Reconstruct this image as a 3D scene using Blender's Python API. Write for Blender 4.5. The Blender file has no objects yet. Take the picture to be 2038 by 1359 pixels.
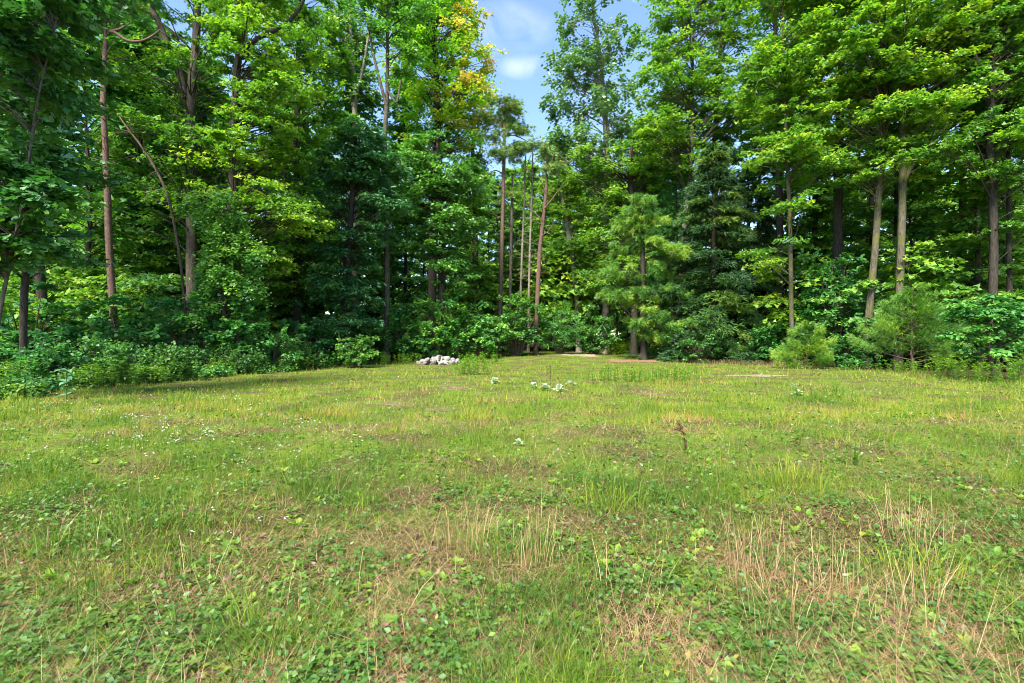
import bpy, math
import numpy as np
from mathutils import Vector

# ------------------------------------------------------------------ camera, sky, sun, exposure
scene = bpy.context.scene
COL = scene.collection
CAM_H, FPX, HOR, CX = 1.5, 1019.0, 680.0, 1019.0
cam_d = bpy.data.cameras.new('camera'); cam_d.lens = 18.0; cam_d.sensor_width = 36.0
cam_d.clip_start = 0.05; cam_d.clip_end = 2000.0
cam = bpy.data.objects.new('camera', cam_d); COL.objects.link(cam)
cam.location = (0, 0, CAM_H); cam.rotation_euler = (math.radians(90), 0, 0)
scene.camera = cam

SUN_EL = math.radians(50); SUN_AZ = math.atan2(-0.42, -0.91)      # azimuth from +Y towards +X
sun_dir = Vector((math.sin(SUN_AZ)*math.cos(SUN_EL), math.cos(SUN_AZ)*math.cos(SUN_EL), math.sin(SUN_EL)))

world = bpy.data.worlds.new('World'); scene.world = world; world.use_nodes = True
wn, wl = world.node_tree.nodes, world.node_tree.links
wn.clear()
w_out = wn.new('ShaderNodeOutputWorld'); w_bg = wn.new('ShaderNodeBackground')
w_sky = wn.new('ShaderNodeTexSky'); w_sky.sky_type = 'NISHITA'; w_sky.sun_disc = False
w_sky.sun_elevation = SUN_EL; w_sky.sun_rotation = SUN_AZ
w_sky.air_density = 1.0; w_sky.dust_density = 0.1; w_sky.ozone_density = 3.0
w_bg.inputs['Strength'].default_value = 0.082
tc = wn.new('ShaderNodeTexCoord')
cn = wn.new('ShaderNodeTexNoise'); cn.inputs['Scale'].default_value = 13.0; cn.inputs['Detail'].default_value = 7.0; cn.inputs['Distortion'].default_value = 0.6
wl.new(tc.outputs['Generated'], cn.inputs['Vector'])
def wmath(op, a, b=None, clamp=False):
    n = wn.new('ShaderNodeMath'); n.operation = op; n.use_clamp = clamp
    for i, v in enumerate((a, b)):
        if v is None: continue
        if isinstance(v, (int, float)): n.inputs[i].default_value = v
        else: wl.new(v, n.inputs[i])
    return n.outputs[0]
def cloud(px, py, w, h):
    """a soft cloud of angular half-size w x h in the direction of a pixel"""
    d = Vector(((px-CX)/FPX, 1.0, (HOR-py)/FPX)); d.normalize()
    r = d.cross(Vector((0, 0, 1))).normalized(); u = r.cross(d)
    def proj(v, s):
        n = wn.new('ShaderNodeVectorMath'); n.operation = 'DOT_PRODUCT'
        wl.new(tc.outputs['Generated'], n.inputs[0]); n.inputs[1].default_value = v
        return wmath('DIVIDE', n.outputs['Value'], s)
    dx, dy = proj(r, w), proj(u, h)
    front = wmath('GREATER_THAN', proj(d, 1.0), 0.5)
    q = wmath('ADD', wmath('MULTIPLY', dx, dx), wmath('MULTIPLY', dy, dy))
    g = wmath('SUBTRACT', 1.0, q, True)
    return wmath('MULTIPLY', g, front)
cm = wmath('ADD', cloud(1010, 55, 0.085, 0.042), cloud(1042, 133, 0.05, 0.022))
cm = wmath('MULTIPLY', wmath('MINIMUM', cm, 1.0), wmath('MULTIPLY', wmath('SUBTRACT', cn.outputs['Fac'], 0.38), 3.2, True))
cm = wmath('MULTIPLY', cm, 0.5)
wmix = wn.new('ShaderNodeMixRGB'); wmix.inputs['Color2'].default_value = (3.6, 3.9, 4.4, 1)
wl.new(cm, wmix.inputs['Fac']); wl.new(w_sky.outputs['Color'], wmix.inputs['Color1'])
wl.new(wmix.outputs['Color'], w_bg.inputs['Color']); wl.new(w_bg.outputs[0], w_out.inputs[0])

sun_d = bpy.data.lights.new('sun', 'SUN'); sun_d.energy = 3.1; sun_d.angle = math.radians(18.0)
sun_d.color = (1.0, 0.95, 0.84)
sun = bpy.data.objects.new('sun', sun_d); COL.objects.link(sun)
sun.rotation_euler = sun_dir.to_track_quat('Z', 'Y').to_euler(); sun.location = (-20, -20, 40)

vs = scene.view_settings
vs.view_transform = 'Standard'; vs.look = 'None'; vs.gamma = 1.0; vs.use_curve_mapping = False
vs.exposure = 2.2
cy = scene.cycles
cy.max_bounces = 10; cy.diffuse_bounces = 8; cy.glossy_bounces = 1; cy.transmission_bounces = 8; cy.transparent_max_bounces = 4
scene.render.filter_size = 1.0; cy.filter_width = 1.0; cy.pixel_filter_type = 'BLACKMAN_HARRIS'
cy.caustics_reflective = False; cy.caustics_refractive = False

# ------------------------------------------------------------------ helpers
rng = np.random.default_rng(7)
TRIS = [0]

def at(px, py, D):
    return np.array([(px-CX)/FPX*D, D, CAM_H+(HOR-py)/FPX*D])
def depth_of(py):
    return CAM_H*FPX/(py-HOR)

def wave_noise(x, y, scale, seed):
    r = np.random.default_rng(seed); out = np.zeros_like(x, dtype=float)
    for k in range(9):
        a = r.uniform(0, 2*math.pi); f = r.uniform(0.5, 1.7)/scale*2*math.pi
        out += np.sin((x*math.cos(a)+y*math.sin(a))*f + r.uniform(0, 6.28) + 1.3*np.sin((x*math.sin(a*1.7)+y*math.cos(a*1.7))*f*0.6+k))
    return out/4.2
def ground_z(x, y):
    x = np.asarray(x, float); y = np.asarray(y, float)
    t = np.clip((y-29)/15, 0, 1); rise = .55*t*t*(3-2*t)*np.exp(-((x-3.0)/9.5)**2)          # a low swell towards the track
    return 0.035*wave_noise(x, y, 6.0, 5)*np.clip((np.hypot(x, y)-1)/5, 0, 1)+rise

def norm(v):
    return v/np.maximum(np.linalg.norm(v, axis=-1, keepdims=True), 1e-9)

def mesh(name, V, F, mat, parent=None, tint=None, smooth=False):
    V = np.ascontiguousarray(V, np.float32); F = np.ascontiguousarray(F, np.int32)
    me = bpy.data.meshes.new(name)
    me.vertices.add(len(V)); me.vertices.foreach_set('co', V.ravel())
    me.loops.add(F.size); me.loops.foreach_set('vertex_index', F.ravel())
    me.polygons.add(len(F)); me.polygons.foreach_set('loop_start', np.arange(0, F.size, F.shape[1], dtype=np.int32))
    if smooth: me.polygons.foreach_set('use_smooth', np.ones(len(F), bool))
    if tint is not None:
        a = me.attributes.new('tint', 'FLOAT', 'POINT'); a.data.foreach_set('value', np.ascontiguousarray(tint, np.float32))
    me.update(calc_edges=True)
    me.materials.append(mat)
    TRIS[0] += len(F)*(F.shape[1]-2)
    o = bpy.data.objects.new(name, me); COL.objects.link(o)
    if parent: o.parent = parent
    return o

def tag(o, label=None, cat=None, group=None, kind=None):
    if label: o['label'] = label
    if cat: o['category'] = cat
    if group: o['group'] = group
    if kind: o['kind'] = kind
    return o
def thing(name, label, cat, loc, group=None):
    o = bpy.data.objects.new(name, None); COL.objects.link(o); o.location = [float(c) for c in loc]
    o.empty_display_size = 0.3
    return tag(o, label, cat, group)
def copy_thing(root, loc, rz, s=1.0, label=None, group=None):
    r = root.copy(); COL.objects.link(r); r.location = [float(c) for c in loc]
    r.rotation_euler = (0, 0, rz); r.scale = (s, s, s)
    if label: r['label'] = label
    if group: r['group'] = group
    for ch in [c for c in root.children]:
        c = ch.copy(); COL.objects.link(c); c.parent = r
    return r

class Geo:
    def __init__(s): s.V, s.F, s.T, s.n = [], [], [], 0
    def add(s, V, F, T=None):
        s.V.append(V); s.F.append(F+s.n); s.n += len(V)
        s.T.append(np.zeros(len(V)) if T is None else T)
    def build(s, name, mat, parent=None, smooth=False):
        return mesh(name, np.concatenate(s.V), np.concatenate(s.F), mat, parent, np.concatenate(s.T), smooth)

# leaf templates: x along the leaf, y across, z up
def fan(pts):
    return np.array(pts, float), np.array([[0, i, i+1] for i in range(1, len(pts)-1)])
T_DIAMOND = (np.array([[0, 0, 0], [.45, .30, .07], [1, 0, -.06], [.45, -.30, .07]]), np.array([[0, 2, 1], [0, 3, 2]]))
T_LONG = (np.array([[0, 0, 0], [.5, .17, .05], [1, 0, -.10], [.5, -.17, .05]]), np.array([[0, 2, 1], [0, 3, 2]]))
T_OVATE = fan([[0, 0, 0], [.32, -.27, .06], [.68, -.24, .05], [1, 0, -.08], [.68, .24, .05], [.32, .27, .06]])
T_MAPLE = (np.array([[.20, 0, 0], [.12, .52, .05], [1, 0, -.08], [.12, -.52, .05]]), np.array([[0, 2, 1], [0, 3, 2]]))
T_WIDE = (np.array([[0, 0, 0], [.48, .40, .07], [1, 0, -.06], [.48, -.40, .07]]), np.array([[0, 2, 1], [0, 3, 2]]))
T_OAK = fan([[0, 0, 0], [.26, -.34, .04], [.44, -.13, 0], [.72, -.33, .03], [1, 0, -.08], [.72, .33, .03], [.44, .13, 0], [.26, .34, .04]])
def needle_template(k, spread, w, seed):
    r = np.random.default_rng(seed); V, F = [], []
    for i in range(k):
        a = 2*math.pi*i/k + r.uniform(-.3, .3); sp = spread*r.uniform(.35, 1.15)
        d = np.array([math.cos(sp), math.sin(sp)*math.cos(a), math.sin(sp)*math.sin(a)])*r.uniform(.75, 1.1)
        s = np.cross(d, [r.uniform(-.5, .5), math.sin(a), -math.cos(a)]); s = s/np.linalg.norm(s)*w
        o = np.array([r.uniform(-.25, .12), 0, 0])
        n = len(V); V += [o-s, o+s, o+d]; F.append([n, n+1, n+2])
    return np.array(V), np.array(F)
T_TUFT = needle_template(11, 0.85, 0.035, 1)
T_SPRIG = needle_template(7, 0.55, 0.07, 2)
T_SPRUCE = needle_template(5, 0.6, 0.10, 3)

def leaves(P, axis, normal, size, T, tint):
    """place one template copy at each P; returns V, F, T"""
    P = np.asarray(P); n = len(P); A = norm(axis); N = normal - (normal*A).sum(1, keepdims=True)*A
    N = norm(N); S = np.cross(N, A); tv, tf = T; m = len(tv)
    sz = np.broadcast_to(size, (n,))[:, None, None]
    V = (A[:, None, :]*tv[None, :, 0:1] + S[:, None, :]*tv[None, :, 1:2] + N[:, None, :]*tv[None, :, 2:3])*sz + P[:, None, :]
    F = tf[None] + (np.arange(n)*m)[:, None, None]
    return V.reshape(-1, 3), F.reshape(-1, tf.shape[1]), np.repeat(tint, m)

def tube(path, radii, sides=8, rough=0.0, cap=True, rg=rng):
    path = np.asarray(path, float); k = len(path); radii = np.broadcast_to(radii, (k,))
    t = np.gradient(path, axis=0); t = norm(t)
    ref = np.array([0.31, 0.95, 0.02]) if abs(t[:, 2]).mean() > .5 else np.array([0.02, 0.1, 1.0])
    u = norm(np.cross(t, ref)); v = np.cross(t, u)
    a = np.arange(sides)*2*math.pi/sides
    rr = radii[:, None]*(1 + rough*rg.normal(size=(k, sides)) + rough*1.2*rg.normal(size=(1, sides)))
    V = path[:, None, :] + rr[..., None]*(np.cos(a)[None, :, None]*u[:, None, :] + np.sin(a)[None, :, None]*v[:, None, :])
    i = np.arange(k-1)[:, None]*sides; j = np.arange(sides)[None, :]; j2 = (j+1) % sides
    q = np.stack([i+j, i+j2, i+sides+j2, i+sides+j], -1).reshape(-1, 4)
    F = np.concatenate([q[:, [0, 1, 2]], q[:, [0, 2, 3]]])
    V = V.reshape(-1, 3)
    if cap:
        n = len(V); V = np.concatenate([V, path[-1:]+t[-1:]*radii[-1]*.3])
        b = (k-1)*sides
        F = np.concatenate([F, np.stack([b+np.arange(sides), b+(np.arange(sides)+1) % sides, np.full(sides, n)], -1)])
    return V, F
def bez(p0, p1, p2, n):
    t = np.linspace(0, 1, n)[:, None]
    return (1-t)**2*p0 + 2*t*(1-t)*p1 + t*t*p2
def resample(pts, n):
    pts = np.asarray(pts, float); d = np.r_[0, np.cumsum(np.linalg.norm(np.diff(pts, axis=0), axis=1))]
    s = np.linspace(0, d[-1], n)
    out = np.stack([np.interp(s, d, pts[:, i]) for i in range(pts.shape[1])], -1)
    for _ in range(2): out[1:-1] = (out[:-2]+2*out[1:-1]+out[2:])/4
    return out

# ------------------------------------------------------------------ materials
def nt(name):
    m = bpy.data.materials.new(name); m.use_nodes = True; m.node_tree.nodes.clear()
    return m, m.node_tree.nodes, m.node_tree.links
def ramp(n, stops):
    r = n.new('ShaderNodeValToRGB'); e = r.color_ramp.elements
    while len(e) > 1: e.remove(e[0])
    e[0].position = stops[0][0]; e[0].color = (*stops[0][1], 1)
    for p, c in stops[1:]:
        x = e.new(p); x.color = (*c, 1)
    return r
def leaf_mat(name, stops, trans=0.35, gloss=0.06, rough=0.45, tsat=(1.0, 1.15, 0.6)):
    m, n, l = nt(name)
    out = n.new('ShaderNodeOutputMaterial'); at_ = n.new('ShaderNodeAttribute'); at_.attribute_name = 'tint'
    r = ramp(n, stops); l.new(at_.outputs['Fac'], r.inputs['Fac'])
    d = n.new('ShaderNodeBsdfDiffuse'); t = n.new('ShaderNodeBsdfTranslucent'); g = n.new('ShaderNodeBsdfGlossy')
    g.inputs['Roughness'].default_value = rough+.12; g.inputs['Color'].default_value = (.9, .95, 1, 1)
    mul = n.new('ShaderNodeMixRGB'); mul.blend_type = 'MULTIPLY'; mul.inputs['Fac'].default_value = 1
    mul.inputs['Color2'].default_value = (*tsat, 1)
    l.new(r.outputs['Color'], d.inputs['Color']); l.new(r.outputs['Color'], mul.inputs['Color1']); l.new(mul.outputs['Color'], t.inputs['Color'])
    m1 = n.new('ShaderNodeMixShader'); m1.inputs[0].default_value = min(trans*1.35, .52)
    l.new(d.outputs[0], m1.inputs[1]); l.new(t.outputs[0], m1.inputs[2])
    m2 = n.new('ShaderNodeMixShader'); m2.inputs[0].default_value = gloss*.55
    l.new(m1.outputs[0], m2.inputs[1]); l.new(g.outputs[0], m2.inputs[2]); l.new(m2.outputs[0], out.inputs['Surface'])
    return m
def bark_mat(name, c0, c1, c2, scale=(9, 9, 1.6), moss=None, bump=0.6):
    m, n, l = nt(name)
    out = n.new('ShaderNodeOutputMaterial'); p = n.new('ShaderNodeBsdfPrincipled'); p.inputs['Roughness'].default_value = .9
    p.inputs['Specular IOR Level'].default_value = .15
    tcn = n.new('ShaderNodeTexCoord'); mp = n.new('ShaderNodeMapping'); mp.inputs['Scale'].default_value = scale
    l.new(tcn.outputs['Object'], mp.inputs['Vector'])
    no = n.new('ShaderNodeTexNoise'); no.inputs['Scale'].default_value = 2.2; no.inputs['Detail'].default_value = 7; no.inputs['Roughness'].default_value = .7
    l.new(mp.outputs[0], no.inputs['Vector'])
    r = ramp(n, [(.33, c0), (.5, c1), (.68, c2)]); l.new(no.outputs['Fac'], r.inputs['Fac'])
    colr = r.outputs['Color']
    if moss:
        n2 = n.new('ShaderNodeTexNoise'); n2.inputs['Scale'].default_value = 1.7; n2.inputs['Detail'].default_value = 5
        l.new(tcn.outputs['Object'], n2.inputs['Vector'])
        r2 = ramp(n, [(.46, (0, 0, 0)), (.58, (.75, .75, .75))]); l.new(n2.outputs['Fac'], r2.inputs['Fac'])
        mx = n.new('ShaderNodeMixRGB'); mx.inputs['Color2'].default_value = (*moss, 1)
        l.new(r2.outputs['Color'], mx.inputs['Fac']); l.new(colr, mx.inputs['Color1']); colr = mx.outputs['Color']
    l.new(colr, p.inputs['Base Color'])
    b = n.new('ShaderNodeBump'); b.inputs['Strength'].default_value = bump; b.inputs['Distance'].default_value = .04
    l.new(no.outputs['Fac'], b.inputs['Height']); l.new(b.outputs[0], p.inputs['Normal'])
    l.new(p.outputs[0], out.inputs['Surface'])
    return m

M = {}
M['maple'] = leaf_mat('maple_leaf', [(0, (0.0562, 0.1545, 0.0205)), (0.45, (0.1162, 0.2818, 0.0246)), (0.8, (0.2343, 0.4273, 0.033)), (1, (0.4124, 0.5455, 0.0414))])
M['lime'] = leaf_mat('lime_maple_leaf', [(0, (0.0751, 0.2016, 0.0196)), (0.45, (0.1586, 0.3334, 0.0235)), (0.8, (0.3173, 0.4808, 0.0315)), (1, (0.501, 0.5739, 0.0394))], .4)
M['autumn'] = leaf_mat('turning_maple_leaf', [(0, (.08, .25, .02)), (.4, (.16, .40, .022)), (.66, (.28, .54, .03)), (.8, (.50, .58, .04)), (.92, (.70, .52, .08)), (1, (.70, .42, .12))], .5)
M['oak'] = leaf_mat('oak_leaf', [(0, (0.03, 0.1207, 0.0262)), (0.5, (0.0643, 0.2152, 0.036)), (0.85, (0.1242, 0.3185, 0.0522)), (1, (0.2141, 0.4392, 0.0602))], .22, .11, .38)
M['chestnut'] = leaf_mat('chestnut_leaf', [(0, (0.03, 0.1274, 0.0427)), (0.5, (0.0643, 0.2196, 0.062)), (0.85, (0.1392, 0.3403, 0.058)), (1, (0.3212, 0.5271, 0.058))], .2, .12, .38)
M['green'] = leaf_mat('broad_leaf', [(0, (0.0468, 0.1545, 0.0246)), (0.5, (0.0936, 0.2636, 0.0352)), (0.85, (0.178, 0.391, 0.0453)), (1, (0.3185, 0.5091, 0.0618))], .32, .08)
M['shrub'] = leaf_mat('shrub_leaf', [(0, (0.0329, 0.1412, 0.033)), (0.5, (0.069, 0.2384, 0.0453)), (0.85, (0.1398, 0.3531, 0.0579)), (1, (0.2794, 0.4766, 0.0618))], .28, .04, .5)
M['bramble'] = leaf_mat('bramble_leaf', [(0, (0.0359, 0.1182, 0.0231)), (0.5, (0.0897, 0.2225, 0.0323)), (0.85, (0.1793, 0.3268, 0.0394)), (1, (0.2511, 0.3477, 0.0462))], .32, .05)
M['poplar'] = leaf_mat('poplar_leaf', [(0, (0.0501, 0.1396, 0.0354)), (0.5, (0.1003, 0.2327, 0.051)), (0.85, (0.1837, 0.3257, 0.0785)), (1, (0.3173, 0.4342, 0.1179))], .3, .14, .35)
M['wpine'] = leaf_mat('white_pine_needle', [(0, (0.0417, 0.1282, 0.0205)), (0.5, (0.1046, 0.249, 0.0281)), (0.85, (0.1901, 0.362, 0.0328)), (1, (0.3232, 0.4376, 0.0328))], .2, .05)
M['bluepine'] = leaf_mat('bluish_pine_needle', [(0, (0.0444, 0.16, 0.032)), (0.5, (0.0864, 0.2745, 0.0516)), (1, (0.1729, 0.4118, 0.0676))], .2, .06)  # needles of a bluer green than the white pine
M['redpine'] = leaf_mat('red_pine_needle', [(0, (0.0813, 0.169, 0.0396)), (0.5, (0.1625, 0.2873, 0.0594)), (0.85, (0.26, 0.3887, 0.066)), (1, (0.39, 0.2704, 0.066))], .15, .06)
M['spruce'] = leaf_mat('spruce_needle', [(0, (0.0195, 0.0611, 0.0151)), (0.5, (0.0365, 0.0989, 0.0194)), (0.82, (0.0851, 0.1818, 0.0216)), (1, (0.158, 0.2474, 0.027))], .1, .05)
M['deadtwig'] = leaf_mat('dead_needle', [(0, (.07, .045, .028)), (1, (.16, .10, .055))], .1, .02)
M['grass'] = leaf_mat('grass_blade', [(0, (0.067, 0.1455, 0.0152)), (0.35, (0.1339, 0.2317, 0.0202)), (0.62, (0.2476, 0.3233, 0.0279)), (0.84, (0.3615, 0.3719, 0.0382)), (0.93, (0.4418, 0.3233, 0.0762)), (1, (0.482, 0.2695, 0.127))], .3, .02)
M['straw'] = leaf_mat('dry_straw', [(0, (0.1602, 0.0924, 0.0404)), (0.5, (0.3326, 0.2156, 0.0982)), (1, (0.5544, 0.4189, 0.2195))], .2, .03, tsat=(1.1, 1, .8))
M['cover'] = leaf_mat('strawberry_leaf', [(0, (0.0393, 0.1236, 0.0099)), (0.5, (0.0841, 0.1899, 0.014)), (0.85, (0.1682, 0.2704, 0.0175)), (0.95, (0.2803, 0.3134, 0.0211)), (1, (0.3364, 0.2089, 0.0351))], .3, .07)
M['petal'] = leaf_mat('white_petal', [(0, (.70, .70, .68)), (1, (.85, .85, .82))], .3, .02, tsat=(1, 1, 1))
M['mullein'] = leaf_mat('mullein_leaf', [(0, (0.194, 0.3025, 0.1392)), (0.6, (0.2983, 0.4125, 0.2166)), (1, (0.4923, 0.55, 0.3867))], .2, .03)
M['milkweed'] = leaf_mat('milkweed_leaf', [(0, (.06, .20, .10)), (.6, (.10, .28, .15)), (1, (.20, .38, .22))], .2, .12, .3)
M['seed'] = leaf_mat('dock_seed', [(0, (.060, .028, .018)), (.6, (.12, .058, .032)), (1, (.22, .13, .07))], .05, .02)
M['deadleaf'] = leaf_mat('fallen_leaf', [(0, (.085, .045, .026)), (.5, (.17, .095, .055)), (.9, (.28, .18, .12)), (1, (.42, .33, .27))], .1, .05, tsat=(1.1, 1, .8))
M['fern'] = leaf_mat('weed_leaf', [(0, (0.0696, 0.1902, 0.0146)), (0.5, (0.1461, 0.2979, 0.0187)), (1, (0.3061, 0.4183, 0.0259))], .35, .05)

B = {}
B['dark'] = bark_mat('dark_bark', (.020, .016, .013), (.045, .037, .029), (.085, .070, .052))
B['maple'] = bark_mat('maple_bark', (.030, .026, .019), (.080, .070, .048), (.155, .138, .10), moss=(.10, .10, .028))
B['grey'] = bark_mat('grey_bark', (.035, .028, .022), (.085, .070, .054), (.16, .138, .11))
B['redpine'] = bark_mat('red_pine_bark', (.055, .032, .024), (.13, .080, .059), (.22, .150, .118), scale=(12, 12, 3.5))
B['red'] = bark_mat('rust_bark', (.055, .032, .024), (.115, .068, .052), (.19, .125, .10), scale=(12, 12, 4))
B['pale'] = bark_mat('pale_bark', (.10, .082, .060), (.20, .170, .13), (.32, .285, .23), scale=(6, 6, 3))
B['twig'] = bark_mat('twig_bark', (.045, .030, .022), (.10, .070, .05), (.17, .12, .085), bump=.2)

# ------------------------------------------------------------------ plant builder
def sprays_to_leaves(C, O, R, per, T, size, rg, flat=.10, droop=.25, tilt=.45, fan_a=1.15, tint0=None, twigs=7, tspread=.16):
    """C centres (n,3), O outward dirs (n,3), R radii (n,)"""
    n = len(C); S = norm(np.cross(np.tile([0, 0, 1.], (n, 1)), O)); U = np.cross(O, S)
    ka = rg.uniform(-fan_a, fan_a, (n, twigs)); kl = rg.uniform(.8, 1.9, (n, twigs))*(1-.25*np.abs(ka)/fan_a)
    idx = np.repeat(np.arange(n), per); m = len(idx)
    tw = rg.integers(0, twigs, m); a = ka[idx, tw]; L = kl[idx, tw]
    u = rg.uniform(.08, 1, m)**.75
    D = O[idx]*np.cos(a)[:, None] + S[idx]*np.sin(a)[:, None]
    Rm = R[idx]
    P = C[idx] - O[idx]*(.8*Rm)[:, None] + D*(u*L*Rm)[:, None]
    P += rg.normal(size=(m, 3))*(Rm[:, None]*np.array([.09, .09, flat]))
    P[:, 2] -= droop*Rm*(u**2)*.8
    side = rg.choice([-1, 1], m)
    ax = D + .75*side[:, None]*np.cross(np.tile([0, 0, 1.], (m, 1)), D) + np.array([0, 0, -.35]) + .35*rg.normal(size=(m, 3))
    nr = U[idx] + tilt*rg.normal(size=(m, 3)) + np.array([0, 0, .3])
    t0 = rg.uniform(.2, .6, n) if tint0 is None else tint0
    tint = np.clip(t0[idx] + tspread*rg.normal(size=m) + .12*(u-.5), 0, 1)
    return leaves(P, ax, nr, size*rg.uniform(.65, 1.25, m), T, tint)

def sample_env(env, n, rg, shell=.35):
    e = np.array([x[:6] for x in env]); w = np.array([(x[3]*x[4]+x[3]*x[5]+x[4]*x[5])*(x[6] if len(x) > 6 else 1) for x in env])
    k = rg.choice(len(env), n, p=w/w.sum())
    d = norm(rg.normal(size=(n, 3))); r = shell+(1-shell)*rg.uniform(0, 1, n)**.6
    return e[k, :3] + d*e[k, 3:6]*r[:, None]

def trunk_at(path, z):
    return np.stack([np.interp(z, path[:, 2], path[:, i]) for i in range(3)], -1)

def tree(name, label, cat, D, trunk, env, leafm, bark, n=90, per=120, R=.9, size=.15, T=T_DIAMOND, seed=1, group=None,
         shell=.35, tint=(.2, .62), flat=.10, droop=.25, tilt=.70, stems=None, branch_r=.035, sides=9, top_bias=.22, rise=.45,
         depth=None, extra=None, twigs=7, zmin=None, rough=.05, crown_name='crown', accent=0, tspread=.16, bsides=4, twig_n=0, twig_zone=(.35, .98), twig_len=1.4):
    """trunk: [(px, py, radius_px), ...] from the base up; env: [(px, py, rx_px, ry_px[, weight[, depth offset m]]), ...] crown lobes"""
    rg = np.random.default_rng(seed); k = D/FPX
    bx = (trunk[0][0]-CX)*k; gz = float(ground_z(bx, D)); base = np.array([bx, D, gz])
    root = thing(name, label, cat, base, group)
    pts = np.array([[*(at(px, py, D)-base), r*k] for px, py, r in trunk]); pts[0, 2] = -.08
    dep = np.linspace(0, 1, len(pts)); pts[1:, 1] += rg.normal(size=len(pts)-1)*.12
    tp = resample(pts, max(10, min(40, int(pts[-1, 2]/.6)+4)))
    rad = tp[:, 3].copy(); rad[0] *= 1.45; rad[1] *= 1.12
    g = Geo(); V, F = tube(tp[:, :3], rad, sides, rough, rg=rg); g.add(V, F)
    path = tp[:, :3]; ztop = path[-1, 2]
    E = []
    for x in env:
        c = at(x[0], x[1], D)-base; rx, rz = x[2]*k, x[3]*k
        dd = x[5] if len(x) > 5 else 0
        E.append((c[0], c[1]+dd, c[2], rx, (rx*.85 if depth is None else depth), rz, x[4] if len(x) > 4 else 1))
    C = sample_env(E, n, rg, shell) if n else np.zeros((0, 3))
    if zmin is not None: C[:, 2] = np.maximum(C[:, 2], zmin)
    C[:, 2] = np.maximum(C[:, 2], .12)
    hd = np.hypot(C[:, 0]-np.interp(C[:, 2], path[:, 2], path[:, 0]), C[:, 1]-np.interp(C[:, 2], path[:, 2], path[:, 1]))
    za = np.clip(C[:, 2]-(rise+.22*rg.normal(size=n)*(rise > .2))*hd-.2, ztop*.12, ztop*.985); za = path[np.abs(path[:, 2][None]-za[:, None]).argmin(1), 2]; A = trunk_at(path, za)
    O = C-A; O[:, 2] *= .25; O = norm(O + .25*rg.normal(size=O.shape)*np.array([1, 1, .3]))
    Rs = R*rg.uniform(.6, 1.3, n)
    for i in range(n):
        mid = (A[i]+C[i])/2 + np.array([0, 0, (.18 if rise > 0 else .05)*hd[i]]) + rg.normal(size=3)*.10*hd[i]*.5
        b = bez(A[i], mid, C[i]+O[i]*Rs[i]*.4, 6)
        rr = min(branch_r*(.5+hd[i]*.22), np.interp(za[i], path[:, 2], rad)*.6)
        V, F = tube(b, np.linspace(rr, rr*.22, 6), bsides, cap=False); g.add(V, F)
    if extra:
        for ex in extra:
            q = np.array([[*(at(px, py, D)-base), r*k] for px, py, r in ex]); q = resample(q, 14)
            V, F = tube(q[:, :3], q[:, 3], 6, .06, rg=rg)
            eo = Geo(); eo.add(V, F); eo.build('branch', bark, root, True)
    for q in range(twig_n):
        s = path[int(rg.uniform(*twig_zone)*(len(path)-1))]; aa = rg.uniform(0, 6.28); L = twig_len*rg.uniform(.3, 1.2); d = np.array([math.cos(aa), math.sin(aa), rg.uniform(-.15, .6)])
        e = s+d*L; mid = (s+e)/2+np.array([0, 0, rg.uniform(-.15, .12)*L]); V, F = tube(bez(s, mid, e, 5), np.linspace(.022, .005, 5), 3, cap=False); g.add(V, F)
        for _ in range(2):
            s2 = bez(s, mid, e, 5)[int(rg.integers(1, 4))]; e2 = s2+(d+rg.normal(size=3)*.7)*L*.35; V, F = tube(np.stack([s2, e2]), [.010, .004], 3, cap=False); g.add(V, F)
    g.build('trunk', bark, root, True)
    if n and per:
        zz = (C[:, 2]-C[:, 2].min())/max(np.ptp(C[:, 2]), .1)
        t0 = rg.uniform(*tint, n)
        if accent:                                              # some sprays have turned colour
            outer = (C[:, 0]-C[:, 0].mean())/max(np.ptp(C[:, 0])*.5, .1); hot = rg.random(n) < accent*np.clip(.4+1.6*outer, 0, 2.5); t0[hot] = rg.uniform(.74, .95, hot.sum())
        cg = Geo(); cg.add(*sprays_to_leaves(C, O, Rs*1.08, int(per*(1.38 if D < 32 else 1.15)), T, size*(1 if T is T_SPRIG else 1.2 if D < 32 else 1.34), rg, flat, droop, tilt, tint0=t0, twigs=twigs, tspread=tspread))
        cg.build(crown_name, leafm, root)
    return root

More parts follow.
